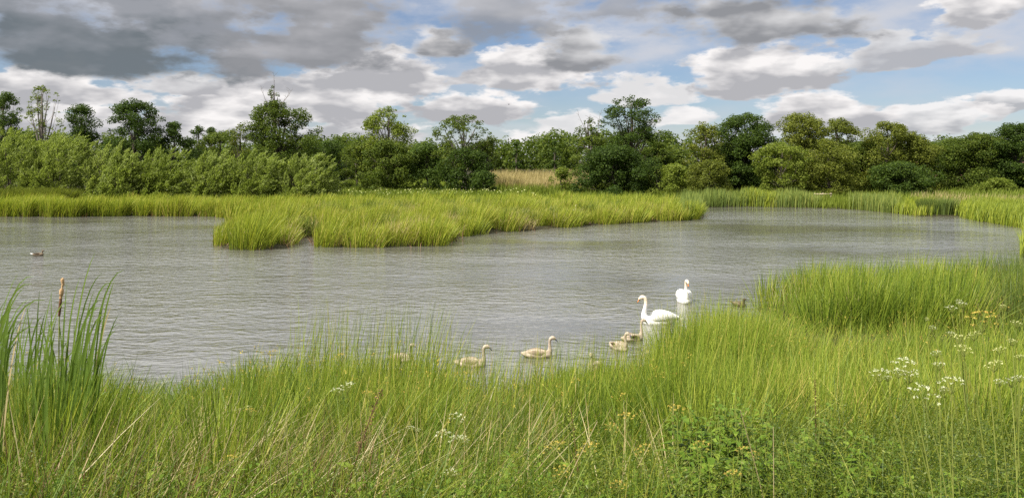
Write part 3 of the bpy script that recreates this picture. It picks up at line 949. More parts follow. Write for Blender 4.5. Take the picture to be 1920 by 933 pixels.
# meadow with white flowers below the bushes
n = 2600
X = rng.uniform(px(600, 76), px(960, 76), n); Y = rng.uniform(72, 79, n)
zz = ground(X, Y)
g = Geo()
hh = 1.2 * rng.uniform(0.5, 1.0, n)
ribbons(g, np.stack([X, Y, zz], 1), hh, rng.uniform(0.04, 0.09, n), rng.uniform(0, 6.28, n), rng.uniform(0, 0.5, n), segs=2)
p = np.stack([X, Y, zz + hh * rng.uniform(0.2, 1, n)], 1)
leaves(g, p, rvec(n), unit(rvec(n) + np.array([0, -0.5, 0.8])), rng.uniform(0.2, 0.4, n), rng.uniform(0.1, 0.2, n))
tag(g.obj('meadow_herbs', MT['light']), 'light green leafy herbs in a strip below the thorn bushes', 'herbs', kind='stuff')
n = 170
X = rng.uniform(px(640, 74), px(1010, 74), n); Y = rng.uniform(71, 75, n)
p = np.stack([X, Y, ground(X, Y) + rng.uniform(0.9, 1.4, n)], 1)
g = leaves(Geo(), p, rvec(n) * np.array([1, 1, 0.2]), unit(rvec(n) * 0.5 + np.array([0, -0.5, 0.8])), rng.uniform(0.08, 0.17, n), rng.uniform(0.06, 0.11, n))
tag(g.obj('white_meadow_flowers', MT['cream_fl']), 'scattered white flower heads above the herb strip below the thorn bushes', 'flowers', kind='stuff')
# golden reed bed
n = 9000
Y = rng.uniform(92, 118, n); X = px(1, 1) * 0 + (rng.uniform(915, 1100, n) - 960) / F * Y
zz = ground(X, Y)
hh = np.interp(Y, [92, 118], [1.9, 2.6]) * rng.uniform(0.7, 1.05, n)
g = ribbons(Geo(), np.stack([X, Y, zz], 1), hh, rng.uniform(0.03, 0.07, n), rng.normal(0, 0.6, n), rng.uniform(0.05, 0.3, n), segs=2)
tag(g.obj('golden_reeds', MT['gold']), 'bed of dry golden reeds in the gap between the oaks', 'reeds', kind='stuff')
n = 1600
Y = rng.uniform(86, 92, n); X = (rng.uniform(915, 1110, n) - 960) / F * Y
g = ribbons(Geo(), np.stack([X, Y, ground(X, Y)], 1), rng.uniform(0.6, 1.5, n), rng.uniform(0.05, 0.1, n), rng.uniform(0, 6.28, n), rng.uniform(0, 0.5, n), segs=2)
tag(g.obj('reed_undergrowth', MT['light']), 'green growth along the front of the golden reeds', 'undergrowth', kind='stuff')

# far right bank: cattail stands, rushes
def far_band(name, label, cat, mat, xa, xb, dep, H, n, w=0.04, lean=0.12, d0=0.05, y0=44, y1=84, hv=0.3):
    Y = rng.uniform(y0, y1, n)
    X = (rng.uniform(xa, xb, n) + rng.normal(0, 9, n) - 960) / F * Y
    d = sd_lake(X, Y)
    m = (d > d0) & (d < d0 + dep)
    X, Y = X[m], Y[m]
    k = len(X)
    hh = H * (1 - hv * rng.random(k)) * (0.9 + 0.12 * np.sin(X * 1.7))
    g = ribbons(Geo(), np.stack([X, Y, ground(X, Y) - 0.05], 1), hh, w * rng.uniform(0.6, 1.4, k), rng.normal(0, 0.9, k), np.abs(rng.normal(lean, 0.08, k)), segs=3)
    return tag(g.obj(name, mat), label, cat, kind='stuff')


far_band('far_cattails', 'blue-green cattail stand at the far shore behind the island tip', 'cattails', MT['reed'], 1285, 1420, 4.0, 1.75, 16000, 0.045, 0.08)
far_band('far_rushes', 'yellow-green rushes at the far shore below the almost black oak', 'rushes', MT['rush_far'], 1395, 1450, 4.5, 1.75, 9000, 0.045, 0.2)
far_band('far_cattails', 'blue-green cattail stand with yellow bases left of the small rail fence', 'cattails', MT['reed'], 1445, 1526, 4.0, 1.7, 12000, 0.045, 0.08)
far_band('far_rushes', 'short grass and rushes below the small rail fence', 'rushes', MT['light'], 1520, 1606, 5.0, 0.95, 13000, 0.045, 0.2)
far_band('far_cattails', 'blue-green cattail stand right of the grey wooden platform', 'cattails', MT['reed'], 1602, 1682, 3.5, 1.75, 12000, 0.04, 0.08)
far_band('far_rushes', 'rushes between the cattail stand and the dark green rush clump', 'rushes', MT['rush_far'], 1675, 1740, 4.0, 1.25, 9000, 0.04, 0.2)
far_band('right_bank_rushes', 'yellow-green rushes arching over the water at the right-hand shore', 'rushes', MT['rush_far'], 1796, 2150, 6.0, 1.5, 42000, 0.03, 0.3, 0.03, 36, 66)
far_band('far_meadow', 'rough green meadow behind the far reeds', 'meadow', MT['light'], 500, 2200, 80.0, 1.1, 110000, 0.08, 0.25, 3.6, 55, 132, 0.6)
far_band('pale_grass', 'pale seeding grass in the meadow beyond the right-hand shore', 'grass', MT['gold'], 1715, 2100, 11.0, 1.25, 6500, 0.035, 0.25, 4.5, 55, 80, 0.5)
# the dark clump
X0, Y0 = px(1765, 63.0), 63.6
k = 2200
a = rng.uniform(0, 6.28, k); r = np.sqrt(rng.random(k))
bx = X0 + np.cos(a) * r * 1.45; by = Y0 + np.sin(a) * r * 0.7
g = ribbons(Geo(), np.stack([bx - X0, by - Y0, np.full(k, -0.05)], 1), 1.45 * rng.uniform(0.7, 1.05, k), np.full(k, 0.03), np.where(np.cos(a) > 0, 0.0, math.pi), np.abs(np.cos(a)) * 0.2 + rng.uniform(0, 0.12, k), segs=3)
o = g.obj('rush_clump', MT['rush_blue'])
o.location = (X0, Y0, 0.0)
tag(o, 'dark blue-green rush clump at the far right shore, between the yellow-green rushes', 'rush clump')

# ------------------------------------------------------------------ fence, platform, house
Yf = 79.0
fx0, fx1 = px(1527, Yf), px(1558, Yf)
z0 = gz((fx0 + fx1) / 2, Yf)
ft = zat(362, Yf) - z0
root = empty('rail_fence', ((fx0 + fx1) / 2, Yf, z0), 0, 'short pale wooden post and rail fence standing in the far reeds', 'fence')
hw = (fx1 - fx0) / 2
for xx in (-hw, 0.05, hw):
    box(Geo(), (xx, 0, ft / 2 - 0.1), (0.13, 0.12, ft + 0.2)).obj('post', MT['wood'], root)
for zz in (ft - 0.09, ft - 0.36):
    box(Geo(), (0, -0.085, zz), (2 * hw + 0.16, 0.045, 0.12)).obj('rail', MT['wood'], root)
Yp = 76.0
z0 = gz(px(1601, Yp), Yp)
root = empty('wooden_platform', (px(1601, Yp), Yp, z0), 0, 'low weathered grey plank platform among the far reeds right of the rail fence', 'platform')
zt = zat(374, Yp) - z0
pw = px(1614, Yp) - px(1588, Yp)
box(Geo(), (0, 0, zt - 0.05), (pw, 0.9, 0.09)).obj('deck', MT['wood_grey'], root)
box(Geo(), (0, -0.5, zt - 0.32), (pw * 1.05, 0.06, 0.10)).obj('rail', MT['wood_grey'], root)
for sx_ in (-1, 1):
    for sy_ in (-1, 1):
        box(Geo(), (sx_ * (pw / 2 - 0.1), sy_ * 0.38, (zt - 0.1) / 2 - 0.1), (0.11, 0.11, zt)).obj('post', MT['wood_grey'], root)

Yh = 118.0
hx = px(1822, Yh)
hz_ = gz(hx, Yh)
root = empty('brick_house', (hx, Yh, hz_), math.radians(-6), 'low red brick house with tiled roof half hidden by the wide spreading oak', 'house')
LW, LD, LH = 15.0, 7.0, 2.3
box(Geo(), (0, 0, LH / 2), (LW, LD, LH)).obj('wall', MT['brick'], root)
e = 0.35
v = [(-LW / 2 - e, -LD / 2 - e, LH + 0.003), (LW / 2 + e, -LD / 2 - e, LH + 0.003), (LW / 2 + e, LD / 2 + e, LH + 0.003), (-LW / 2 - e, LD / 2 + e, LH + 0.003),
     (-LW / 2 - e, 0, LH + 1.3), (LW / 2 + e, 0, LH + 1.3)]
rf = Geo().add(v, [(0, 1, 5, 4), (2, 3, 4, 5), (0, 3, 2, 1)]).add(v, [(0, 4, 3), (1, 2, 5)]).obj('roof', MT['tile'], root)
box(Geo(), (3.5, 0.4, LH + 1.3), (0.7, 0.7, 0.9)).obj('chimney', MT['brick'], rf)
for wx_ in (-5.4, -1.9, 2.2, 5.6):
    fr = box(Geo(), (wx_, -LD / 2 - 0.02, 1.5), (1.5, 0.10, 1.2)).obj('window', MT['paint'], root)
    box(Geo(), (wx_, -LD / 2 - 0.06, 1.5), (1.3, 0.05, 1.0)).obj('pane', MT['pane'], fr)
dr = box(Geo(), (0.2, -LD / 2 - 0.02, 1.05), (0.95, 0.10, 2.1)).obj('door', MT['paint'], root)
box(Geo(), (0.55, -LD / 2 - 0.1, 1.0), (0.12, 0.07, 0.03)).obj('handle', MT['black'], dr)


# ------------------------------------------------------------------ near bank
def interp_px(x, tab):
    return np.interp(x, [a for a, b in tab], [b for a, b in tab])


# row to which the growth rises, by photo column
TOPS = [(0, 640), (120, 650), (190, 680), (300, 716), (400, 690), (470, 656), (560, 638), (690, 640), (760, 612), (800, 612), (845, 700), (900, 716), (950, 728), (1040, 708),
        (1120, 700), (1205, 684), (1235, 634), (1256, 598), (1300, 548), (1400, 556), (1450, 582), (1500, 602), (1600, 604), (1720, 588), (1920, 560)]


def near_points(n, y0, y1, dmin=0.05, xa=-120, xb=2040, bias=1.0):
    Y = y0 + (y1 - y0) * rng.random(n) ** bias
    xp = rng.uniform(xa, xb, n)
    X = (xp - 960) / F * Y
    m = sd_lake(X, Y) > dmin
    return X[m], Y[m], xp[m]


CAP = [(0, 770), (300, 790), (560, 780), (700, 770), (1000, 780), (1180, 800), (1260, 835), (1440, 845), (1500, 800), (1600, 800), (1680, 770), (1920, 770)]


def near_cap(X, Y, xp, zg, soft=25):
    """the first metres of the bank are mown low by the path: growth there stays under these rows"""
    z = EYE - (interp_px(xp, CAP) + rng.normal(0, soft, len(X)) - HZ) / F * Y
    return np.where(Y < 6.9, np.clip(z - zg, 0.12, 2.0), 9.0)


def height_for(X, Y, xp, lo, hi, zg, jit=18):
    yt = interp_px(xp, TOPS) + rng.normal(0, jit, len(X))
    return np.clip(EYE - (yt - HZ) / F * Y - zg, lo, hi)


# meadow grass: everywhere on the near slope
X, Y, xp = near_points(34000, 3.6, 15.0)
zg = ground(X, Y)
H = height_for(X, Y, xp, 0.40, 1.30, zg) * rng.uniform(0.55, 1.08, len(X))
H = np.minimum(H, near_cap(X, Y, xp, zg))
m = ((xp < 1280) | (rng.random(len(X)) < np.where(Y < 9, 0.32, 0.10))) & ((Y > 7.2) | (rng.random(len(X)) < 0.40))
X, Y, zg, H = X[m], Y[m], zg[m], H[m]
n = len(X)
lx = rng.normal(0.22, 0.42, n); ly = rng.normal(-0.05, 0.35, n)
g = ribbons(Geo(), np.stack([X, Y, zg - 0.03], 1), H, rng.uniform(0.006, 0.013, n) * np.interp(Y, [4, 9], [0.5, 1.0]), np.arctan2(ly, lx), np.hypot(lx, ly), segs=5, expo=2.2, droop=0.6)
tag(g.obj('meadow_grass', MT['grass']), 'tall tangled green grass on the near bank', 'grass', kind='stuff')
# short dense undergrowth so that no soil shows, its leaf colour darkened as shade
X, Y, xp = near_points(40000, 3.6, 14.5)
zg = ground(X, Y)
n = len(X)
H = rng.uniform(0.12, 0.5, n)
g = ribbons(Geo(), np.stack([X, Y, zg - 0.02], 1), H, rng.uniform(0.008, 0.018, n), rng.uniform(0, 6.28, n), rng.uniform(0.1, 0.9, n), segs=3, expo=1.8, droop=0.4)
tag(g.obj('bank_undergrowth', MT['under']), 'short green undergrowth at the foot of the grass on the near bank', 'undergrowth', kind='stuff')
# dry straw, mostly left
X, Y, xp = near_points(1700, 4.6, 10.5, xa=-60, xb=1000)
m = rng.random(len(X)) < np.interp(xp, [0, 250, 450, 600, 1000], [0.6, 1.0, 0.6, 0.25, 0.10])
X, Y = X[m], Y[m]
zg = ground(X, Y); n = len(X)
lx = rng.normal(0.45, 0.35, n); ly = rng.normal(0, 0.25, n)
g = ribbons(Geo(), np.stack([X, Y, zg], 1), rng.uniform(0.5, 1.1, n), rng.uniform(0.004, 0.009, n), np.arctan2(ly, lx), np.hypot(lx, ly), segs=4, expo=1.2, droop=0.15)
tag(g.obj('dry_straw', MT['straw']), 'dry pale straw stalks leaning among the near grass', 'straw', kind='stuff')


X, Y, xp = near_points(520, 4.6, 9.0, xa=120, xb=560)
zg = ground(X, Y); n = len(X)
lx = rng.normal(0.95, 0.30, n); ly = rng.normal(0, 0.3, n)
g = ribbons(Geo(), np.stack([X, Y, zg], 1), rng.uniform(0.45, 0.95, n), rng.uniform(0.004, 0.008, n), np.arctan2(ly, lx), np.hypot(lx, ly), segs=4, expo=1.1, droop=0.1)
tag(g.obj('slanted_straw', MT['straw']), 'dry straw stalks blown over to the right at the left of the near bank', 'straw', kind='stuff')
X, Y, xp = near_points(700, 4.4, 8.0, xa=-80, xb=700)
zg = ground(X, Y); n = len(X)
H = np.minimum(rng.uniform(0.4, 0.95, n), near_cap(X, Y, xp, zg, 50))
g = ribbons(Geo(), np.stack([X, Y, zg], 1), H, rng.uniform(0.004, 0.008, n), rng.normal(0, 0.8, n), np.abs(rng.normal(0.25, 0.2, n)), segs=4, expo=1.4)
tag(g.obj('brown_grass', MT['dock']), 'brown dying grass stems low in the near bank at the left', 'grass', kind='stuff')


def rush_stand(name, label, nt, per, y0, y1, xa, xb, lo, hi, w=0.009, fan=0.40, wind=(0.12, 0.0), rad=0.16, mat='rush', heads=0.25, dmin=-0.15, bias=1.0, segs=4, jit=22):
    X, Y, xp = near_points(nt, y0, y1, dmin, xa, xb, bias)
    zg = ground(X, Y)
    H = height_for(X, Y, xp, lo, hi, zg, jit)
    g = Geo()
    tussocks(g, X, Y, H, per, rad, w, fan, wind, segs, 0.35, 0.45, 1.35, mess=0.15)
    o = g.obj(name, MT[mat])
    return tag(o, label, 'rushes', kind='stuff')


rush_stand('left_rushes', 'green rushes among the grass at the left of the near bank', 120, 44, 5.5, 13.0, -100, 470, 0.7, 1.45)
rush_stand('brown_rushes', 'brown dead rushes mixed into the near bank', 160, 16, 5.5, 14.0, -60, 1300, 0.5, 1.1, w=0.008, fan=0.7, mat='gold')
rush_stand('mound_rushes', 'mounded rushes at the water edge left of the cygnets', 120, 56, 8.0, 14.2, 440, 850, 0.6, 1.35, fan=0.5)
rush_stand('gap_rushes', 'thin rush stems at the water edge in front of the cygnets', 60, 24, 11.0, 14.6, 830, 1060, 0.35, 0.9)
rush_stand('upright_rushes', 'upright green rushes in front of the brood of cygnets', 150, 54, 8.5, 15.4, 1040, 1290, 0.6, 1.5, wind=(0.08, 0), fan=0.28)
rush_stand('shore_rushes', 'dense bright rushes right of the white swans', 190, 120, 7.5, 16.4, 1265, 1990, 0.7, 1.55, wind=(0.14, 0), fan=0.62, rad=0.22)
rush_stand('swan_side_rushes', 'tall rushes beside the white swans at the foot of the headland', 90, 90, 13.0, 20.5, 1235, 1470, 0.7, 1.7, wind=(0.1, 0), fan=0.5, rad=0.25, w=0.011)
rush_stand('dark_rushes', 'darker green rush tufts spread through the near bank', 95, 60, 6.8, 15.0, -60, 1960, 0.5, 1.3, fan=0.55, mat='rush_blue')
# tall thin stems that stand clear of the rest
X, Y, xp = near_points(1900, 9.0, 15.4, -0.2, 540, 1420)
extra = near_points(420, 11.0, 15.6, -0.4, 840, 1240)
X, Y, xp = (np.concatenate(q) for q in zip((X, Y, xp), extra))
zg = ground(X, Y); n = len(X)
yt = interp_px(xp, TOPS) - rng.uniform(20, 95, n)
H = np.clip(EYE - (yt - HZ) / F * Y - zg, 0.6, 1.95)
lx = rng.normal(0.10, 0.12, n); ly = rng.normal(0, 0.08, n)
g = ribbons(Geo(), np.stack([X, Y, zg], 1), H, rng.uniform(0.005, 0.008, n), np.arctan2(ly, lx), np.hypot(lx, ly), segs=4, expo=1.3)
tag(g.obj('tall_rush_stems', MT['rush']), 'single tall rush stems standing clear against the water', 'rush stems', kind='stuff')
# headland clump at the right
x, y = scatter(2000, 7.5, 21, 19.2, 26.5, -0.05)
k = spaced(x, y, rng.uniform(0.75, 1.4, len(x)))
x, y = x[k], y[k]
dd = sd_lake(x, y)
H = 1.72 * rng.uniform(0.66, 1.08, len(x)) * np.interp(dd, [0, 1.6, 3], [0.95, 1.0, 1.0])
blue = (x > px(1770, 1) * y) & (y > 19) & (rng.random(len(x)) < 0.6)
rad = rng.uniform(0.40, 0.85, len(x))
g = tussocks(Geo(), x[~blue], y[~blue], H[~blue], 260, rad[~blue], 0.013, 0.52, (0.10, 0), 4, 0.35, 0.40, 1.4, 0.25)
tag(g.obj('headland_rushes', MT['rush']), 'tall rushes on the headland that juts into the pond at the right', 'rushes', kind='stuff')
g = tussocks(Geo(), x[blue], y[blue], H[blue], 240, rad[blue], 0.013, 0.45, (0.06, 0), 4, 0.35, 0.40, 1.4, 0.25)
tag(g.obj('bluegreen_rushes', MT['rush_blue']), 'duller blue-green rushes behind the headland rushes at the right', 'rushes', kind='stuff')
x, y = scatter(80, 7, 20, 19, 26, 0.4)
g = tussocks(Geo(), x, y, rng.uniform(0.8, 1.35, len(x)), 16, 0.3, 0.011, 0.6, (0.1, 0), 4)
tag(g.obj('headland_dead_rushes', MT['gold']), 'brown dead rush stems among the headland rushes', 'rushes', kind='stuff')

# brown seed tufts near the tips of rushes (part of the stands, nobody could count them)
def tufts(n, y0, y1, xa, xb, drop, mat, name, label, sz=0.018):
    X, Y, xp = near_points(n, y0, y1, -0.1, xa, xb)
    yt = interp_px(xp, TOPS) + rng.uniform(-10, drop, len(X))
    z = EYE - (yt - HZ) / F * Y
    zg = ground(X, Y)
    m = (z > zg + 0.5) & (z < zg + 1.45)
    X, Y, z = X[m], Y[m], z[m]
    k = 5
    c = np.repeat(np.stack([X, Y, z], 1), k, 0) + rng.normal(0, sz * 0.6, (len(X) * k, 3))
    nn = len(c)
    L = sz * rng.uniform(0.7, 1.6, nn)
    g = leaves(Geo(), c, rvec(nn) + np.array([0, 0, 0.6]), rvec(nn), L, L * 0.4)
    return tag(g.obj(name, MT[mat]), label, 'seed tufts', kind='stuff')


tufts(900, 7, 15, 0, 1300, 120, 'ochre', 'rush_seed_tufts', 'small brown seed tufts on the rush stems of the near bank')
tufts(1100, 10, 20, 1280, 1920, 110, 'ochre', 'rush_seed_tufts', 'small brown seed tufts on the rushes right of the swans')


# bedstraw and fine herbs, lower right
def wiry(name, label, n, y0, y1, xa, xb, hlo, hhi, mat, whorls=11, lf=0.022):
    X, Y, xp = near_points(n, y0, y1, 0.1, xa, xb)
    zg = ground(X, Y); n = len(X)
    H = np.minimum(rng.uniform(hlo, hhi, n), near_cap(X, Y, xp, zg, 40))
    az = rng.uniform(0, 6.28, n); ln = rng.uniform(0.05, 0.45, n)
    g = ribbons(Geo(), np.stack([X, Y, zg], 1), H, rng.uniform(0.003, 0.005, n), az, ln, segs=4, expo=1.5)
    t = (np.arange(whorls) + 1) / whorls
    k = 5
    T = np.tile(np.repeat(0.25 + 0.75 * t, k), n)
    I = np.repeat(np.arange(n), whorls * k)
    off = H[I] * ln[I] * T ** 1.5
    c = np.stack([X[I] + np.cos(az[I]) * off, Y[I] + np.sin(az[I]) * off, zg[I] + H[I] * (T - 0.35 * ln[I] ** 2 * T ** 2)], 1)
    d = rvec(len(c)) * np.array([1, 1, 0.5]) + np.array([0, 0, 0.25])
    L = lf * rng.uniform(0.6, 1.6, len(c))
    c = c + unit(d) * (L * rng.uniform(0.5, 2.2, len(c)))[:, None]
    leaves(g, c, d, rvec(len(c)), L * 1.5, L * 0.55)
    return tag(g.obj(name, MT[mat]), label, 'herbs', kind='stuff')


wiry('fine_herbs', 'fine-leaved yellow-green herbs filling the lower right of the near bank', 1150, 4.2, 8.6, 1380, 2000, 0.50, 1.05, 'herb', 18, 0.011)
wiry('fine_herbs', 'fine-leaved green herbs along the front of the near bank', 1700, 4.2, 8.0, -60, 1400, 0.3, 0.75, 'herb', 14, 0.012)


# ------------------------------------------------------------------ single plants of the near bank
def ribbon_leaf(pts, w, twist=0.6, mat='cattail', parent=None, name='leaf'):
    pts = np.array(pts, float)
    n = len(pts)
    t = np.linspace(0, 1, n)
    tan = unit(np.gradient(pts, axis=0))
    g = Geo()
    a0 = rng.uniform(-0.5, 0.5)
    V = []
    for i in range(n):
        a = a0 + twist * t[i]
        s = np.cross(tan[i], np.array([math.sin(a), -math.cos(a), 0.25])); s = unit(s)
        b = np.cross(s, tan[i])
        ww = w * (1 - t[i] ** 5.0) * 0.5 + 0.001
        V += [pts[i] - s * ww, pts[i] - b * ww * 0.22, pts[i] + s * ww]
    Q = []
    for i in range(n - 1):
        for k in range(2):
            Q.append((i * 3 + k, i * 3 + k + 1, (i + 1) * 3 + k + 1, (i + 1) * 3 + k))
    g.add(np.array(V), np.array(Q))
    return g.obj(name, MT[mat], parent, True)


def cattail(label, x, Y, tips, head=None, straw=0):
    """tips: photo pixel of each leaf tip; leaves rise from the base and lean downwind"""
    X = px(x, Y); z0 = gz(X, Y) - 0.05
    root = empty('cattail', (X, Y, z0), 0, label, 'cattail', 'cattails at the left of the near bank')
    extra = [(tx + rng.normal(-12, 16), ty + abs(rng.normal(42, 26))) for tx, ty in list(tips)[:5]] 
    for i, (tx, ty) in enumerate(list(tips) + extra):
        yy = Y + rng.uniform(-0.25, 0.25)
        tip = np.array([px(tx, yy) - X, yy - Y, zat(ty, yy) - z0])
        b = np.array([rng.uniform(-0.04, 0.04), rng.uniform(-0.04, 0.04), 0])
        bend = min(1.0, abs(tip[0]) / tip[2] / 0.22)
        mid = np.array([tip[0] * (0.10 + 0.22 * bend) + b[0], tip[1] * 0.4, tip[2] * (0.62 + 0.42 * bend)])
        ribbon_leaf(curve(b, mid, tip, 11), rng.uniform(0.011, 0.019), rng.uniform(-0.8, 0.8), 'straw' if i < straw else 'cattail', root)
    if head:
        hx_, y1, y2 = head
        b = np.array([0, 0, 0.0]); top = np.array([px(hx_, Y) - X, 0, zat(y1, Y) - z0]); bot = np.array([px(hx_ - 7, Y) - X, 0, zat(y2, Y) - z0])
        tube(Geo(), [b, bot * 0.5, bot, bot + (top - bot) * 0.3], [0.007, 0.006, 0.005, 0.004], 6).obj('stem', MT['stalk'], root, True)
        t = np.linspace(0, 0.5, 9)[:, None]
        r = 0.0125 * (0.8 + 0.25 * np.sin(t[:, 0] * 2 * math.pi)) * (1 + 0.06 * rng.normal(size=9))
        hd = tube(Geo(), bot + (top - bot) * t, r, 9).obj('seed_head', MT['dock_head'], root, True)
        t = np.linspace(0.46, 1, 11)[:, None]
        r = 0.0155 * (1 - 0.45 * (t[:, 0] - 0.46)) * (1 + 0.22 * rng.normal(size=11))
        r[-1] *= 0.3
        tube(Geo(), bot + (top - bot) * t + rng.normal(0, 0.0022, (11, 3)), r, 9).obj('fluff', MT['seedhead'], hd, True)
    return root


cattail('cattail with the tan fluffy seed head', 108, 6.7, [(178, 474), (150, 520), (190, 560), (96, 548), (70, 600), (135, 585)], head=(118, 520, 592))
cattail('cattail whose longest leaf bends out to the right over the water', 128, 6.5, [(232, 506), (206, 530), (176, 545), (160, 600), (110, 600)])
cattail('cattail with a broken straw-coloured leaf, nearest the open water', 165, 6.8, [(208, 575), (214, 528), (228, 608), (222, 590), (190, 640), (180, 570)], straw=1)
cattail('cattail with upright narrow leaves left of the seed head', 62, 6.6, [(98, 546), (74, 545), (50, 570), (46, 610), (108, 590), (128, 560)])
cattail('cattail at the left edge with leaves blown flat to the right', -45, 6.4, [(34, 512), (64, 518), (60, 532), (46, 538), (58, 560), (84, 562)])
cattail('lower cattail at the left edge with yellowing leaves', -10, 6.3, [(48, 575), (40, 585), (22, 576), (20, 560), (30, 640), (14, 600)], straw=1)
cattail('cattail bending over the grass between the seed head and the left edge', 25, 7.2, [(92, 610), (64, 560), (80, 590), (40, 600), (104, 640), (58, 575)])
cattail('cattail with thin leaves behind the broken-leaved one', 140, 7.6, [(176, 560), (198, 590), (160, 575), (150, 590), (212, 640), (184, 600)])
cattail('low cattail beside the grass under the seed head', 90, 6.2, [(126, 640), (104, 620), (142, 660), (84, 640), (70, 650), (120, 690)])
cattail('short cattail with dark drooping leaves behind the seed-head one', 150, 7.4, [(190, 668), (205, 690), (170, 640), (140, 630), (185, 610)])
cattail('small cattail tuft standing in the grass left of the rush mound', 458, 9.0, [(478, 652), (462, 664), (488, 648), (448, 690), (470, 690)])
cattail('short bent cattail leaf tuft low among the grass by the open water', 300, 8.6, [(364, 702), (352, 712), (330, 700), (280, 715)])


def umbel_plant(label, x, Y, heads, mat='white_fl', group='white umbel flowers on the near bank', cat='wildflower', name='umbel_flower', leafy=3):
    """heads: (photo column, row, half width in pixels); each head is a dome of small flower clusters on rays"""
    X = px(x, Y); z0 = gz(X, Y) - 0.03
    root = empty(name, (X, Y, z0), 0, label, cat, group)
    gs = Geo()
    fork = None
    for i, (hx_, hy, hwp) in enumerate(heads):
        if mat == 'ochre':
            hwp *= 1.35
        else:
            hwp *= 1.15
        yy = Y + rng.uniform(-0.10, 0.10)
        top = np.array([px(hx_, yy) - X, yy - Y, zat(hy, yy) - z0])
        R = hwp / F * Y
        if i == 0:
            sp = curve((0, 0, 0), (top[0] * 0.15, 0, top[2] * 0.6), top - np.array([0, 0, R * 0.8]), 9)
            fork = sp
        else:
            f = fork[rng.integers(4, 6)]
            sp = curve(f, (f + top) / 2 + np.array([(top[0] - f[0]) * 0.3, 0, -0.02]), top - np.array([0, 0, R * 0.8]), 6)
        tube(gs, sp, np.linspace(0.0045 if i == 0 else 0.003, 0.0022, len(sp)), 5)
        gu, gr = Geo(), Geo()
        nr = 13
        hub = sp[-1]
        tilt = rng.normal(0, 0.18, 2)
        for k in range(nr):
            a = k * 2.39996
            q = math.sqrt((k + 0.5) / nr)
            e = hub + np.array([math.cos(a) * q * R, math.sin(a) * q * R, R * 0.8 + 0.42 * R * (1 - q * q) + rng.normal(0, 0.05) * R])
            e[2] += tilt[0] * (e[0] - hub[0]) + tilt[1] * (e[1] - hub[1])
            tube(gr, [hub, (hub + e) / 2 + np.array([0, 0, -0.06 * R]), e], 0.0009, 3, False)
            m = 11
            rr = R * 0.19
            d = rvec(m); d[:, 2] = np.abs(d[:, 2]) * 0.7
            c = e + d * rr * rng.uniform(0.5, 1.0, (m, 1))
            nn = unit(d + np.array([0, 0, 0.5]) + 0.3 * rvec(m))
            L = rr * rng.uniform(0.40, 0.75, m)
            leaves(gu, c, np.cross(nn, rvec(m)), nn, L, L * 0.9)
        u = gu.obj('blossom', MT[mat], root)
        gr.obj('ray', MT['stalk'], u)
    gs.obj('stem', MT['stalk'], root, True)
    g = Geo()
    for k in range(leafy):
        s = fork[1 + k % 4]
        a = rng.uniform(0, 6.28)
        d = np.array([math.cos(a), math.sin(a), 0.35])
        for j in range(9):
            t = (j + 2) / 10 * 0.22
            side = np.cross(d, (0, 0, 1)) * (1 if j % 2 else -1)
            c = s + d * t + side * 0.022
            leaves(g, c[None], (d * 0.4 + side)[None], (np.array([0, 0, 1.0]) + 0.4 * rvec(1)[0])[None], [0.05], [0.018])
    if leafy:
        g.obj('foliage', MT['herb'], root)
    return root


WG = 'white umbel flowers on the near bank'
umbel_plant('wide white umbel low on the right, largest flower head of the bank', 1800, 3.7, [(1736, 742, 27)])
umbel_plant('dense white double umbel left of the largest flower head', 1770, 3.9, [(1696, 684, 22), (1684, 698, 12), (1706, 704, 16)])
umbel_plant('greenish white umbel on a long slanting stem, furthest left of the right-hand cluster', 1740, 4.0, [(1650, 700, 18), (1664, 708, 8)])
umbel_plant('loose white umbel right of the largest flower head', 1790, 3.9, [(1784, 718, 22), (1770, 730, 9)])
umbel_plant('small flat white umbel on an upright stem above the loose one', 1765, 4.3, [(1761, 684, 11), (1756, 662, 9)])
umbel_plant('pair of small white umbels highest up against the blue-green rushes', 1830, 4.8, [(1784, 578, 10), (1804, 570, 9), (1798, 564, 6)])
umbel_plant('small white umbels with a bud on a curved stem', 1830, 4.7, [(1748, 614, 7), (1783, 625, 7), (1738, 598, 4)])
umbel_plant('yellowed broad umbel near the right edge, gone to seed', 1880, 4.2, [(1842, 600, 22)], 'ochre')
umbel_plant('yellowing umbel pair under the seeded one', 1870, 4.3, [(1800, 634, 14), (1826, 628, 12), (1808, 655, 14)], 'cream_fl')
umbel_plant('cream umbel by the right edge above the fine herbs', 1900, 4.2, [(1864, 684, 15), (1874, 656, 10)], 'cream_fl')
umbel_plant('white umbels at the right edge in the fine herbs', 1910, 4.1, [(1896, 714, 14), (1912, 708, 9), (1874, 716, 9)])
umbel_plant('small white umbels on the right edge among yellow stems', 1915, 4.6, [(1898, 640, 9), (1906, 606, 9), (1912, 668, 8), (1880, 574, 6)], 'cream_fl')
umbel_plant('white umbel pair in the middle of the rush mound', 665, 6.4, [(652, 724, 14), (634, 732, 11)])
umbel_plant('white flower cluster right of the rush mound, upper one', 862, 5.6, [(859, 784, 15)])
umbel_plant('white flower cluster right of the rush mound, lower broad one', 850, 5.4, [(836, 818, 17), (862, 822, 13), (874, 826, 7)])
umbel_plant('tiny white umbel between the two flower clusters and the rush mound', 780, 5.8, [(772, 802, 7), (784, 806, 5)])
umbel_plant('small white flowers deep in the grass near the bottom', 860, 5.0, [(846, 884, 11), (856, 890, 6)])
umbel_plant('tiny cream umbels at the left of the rush mound', 470, 6.2, [(464, 764, 7), (448, 768, 5), (430, 862, 10)], 'cream_fl')
SG = 'spent ochre umbels on the near bank'
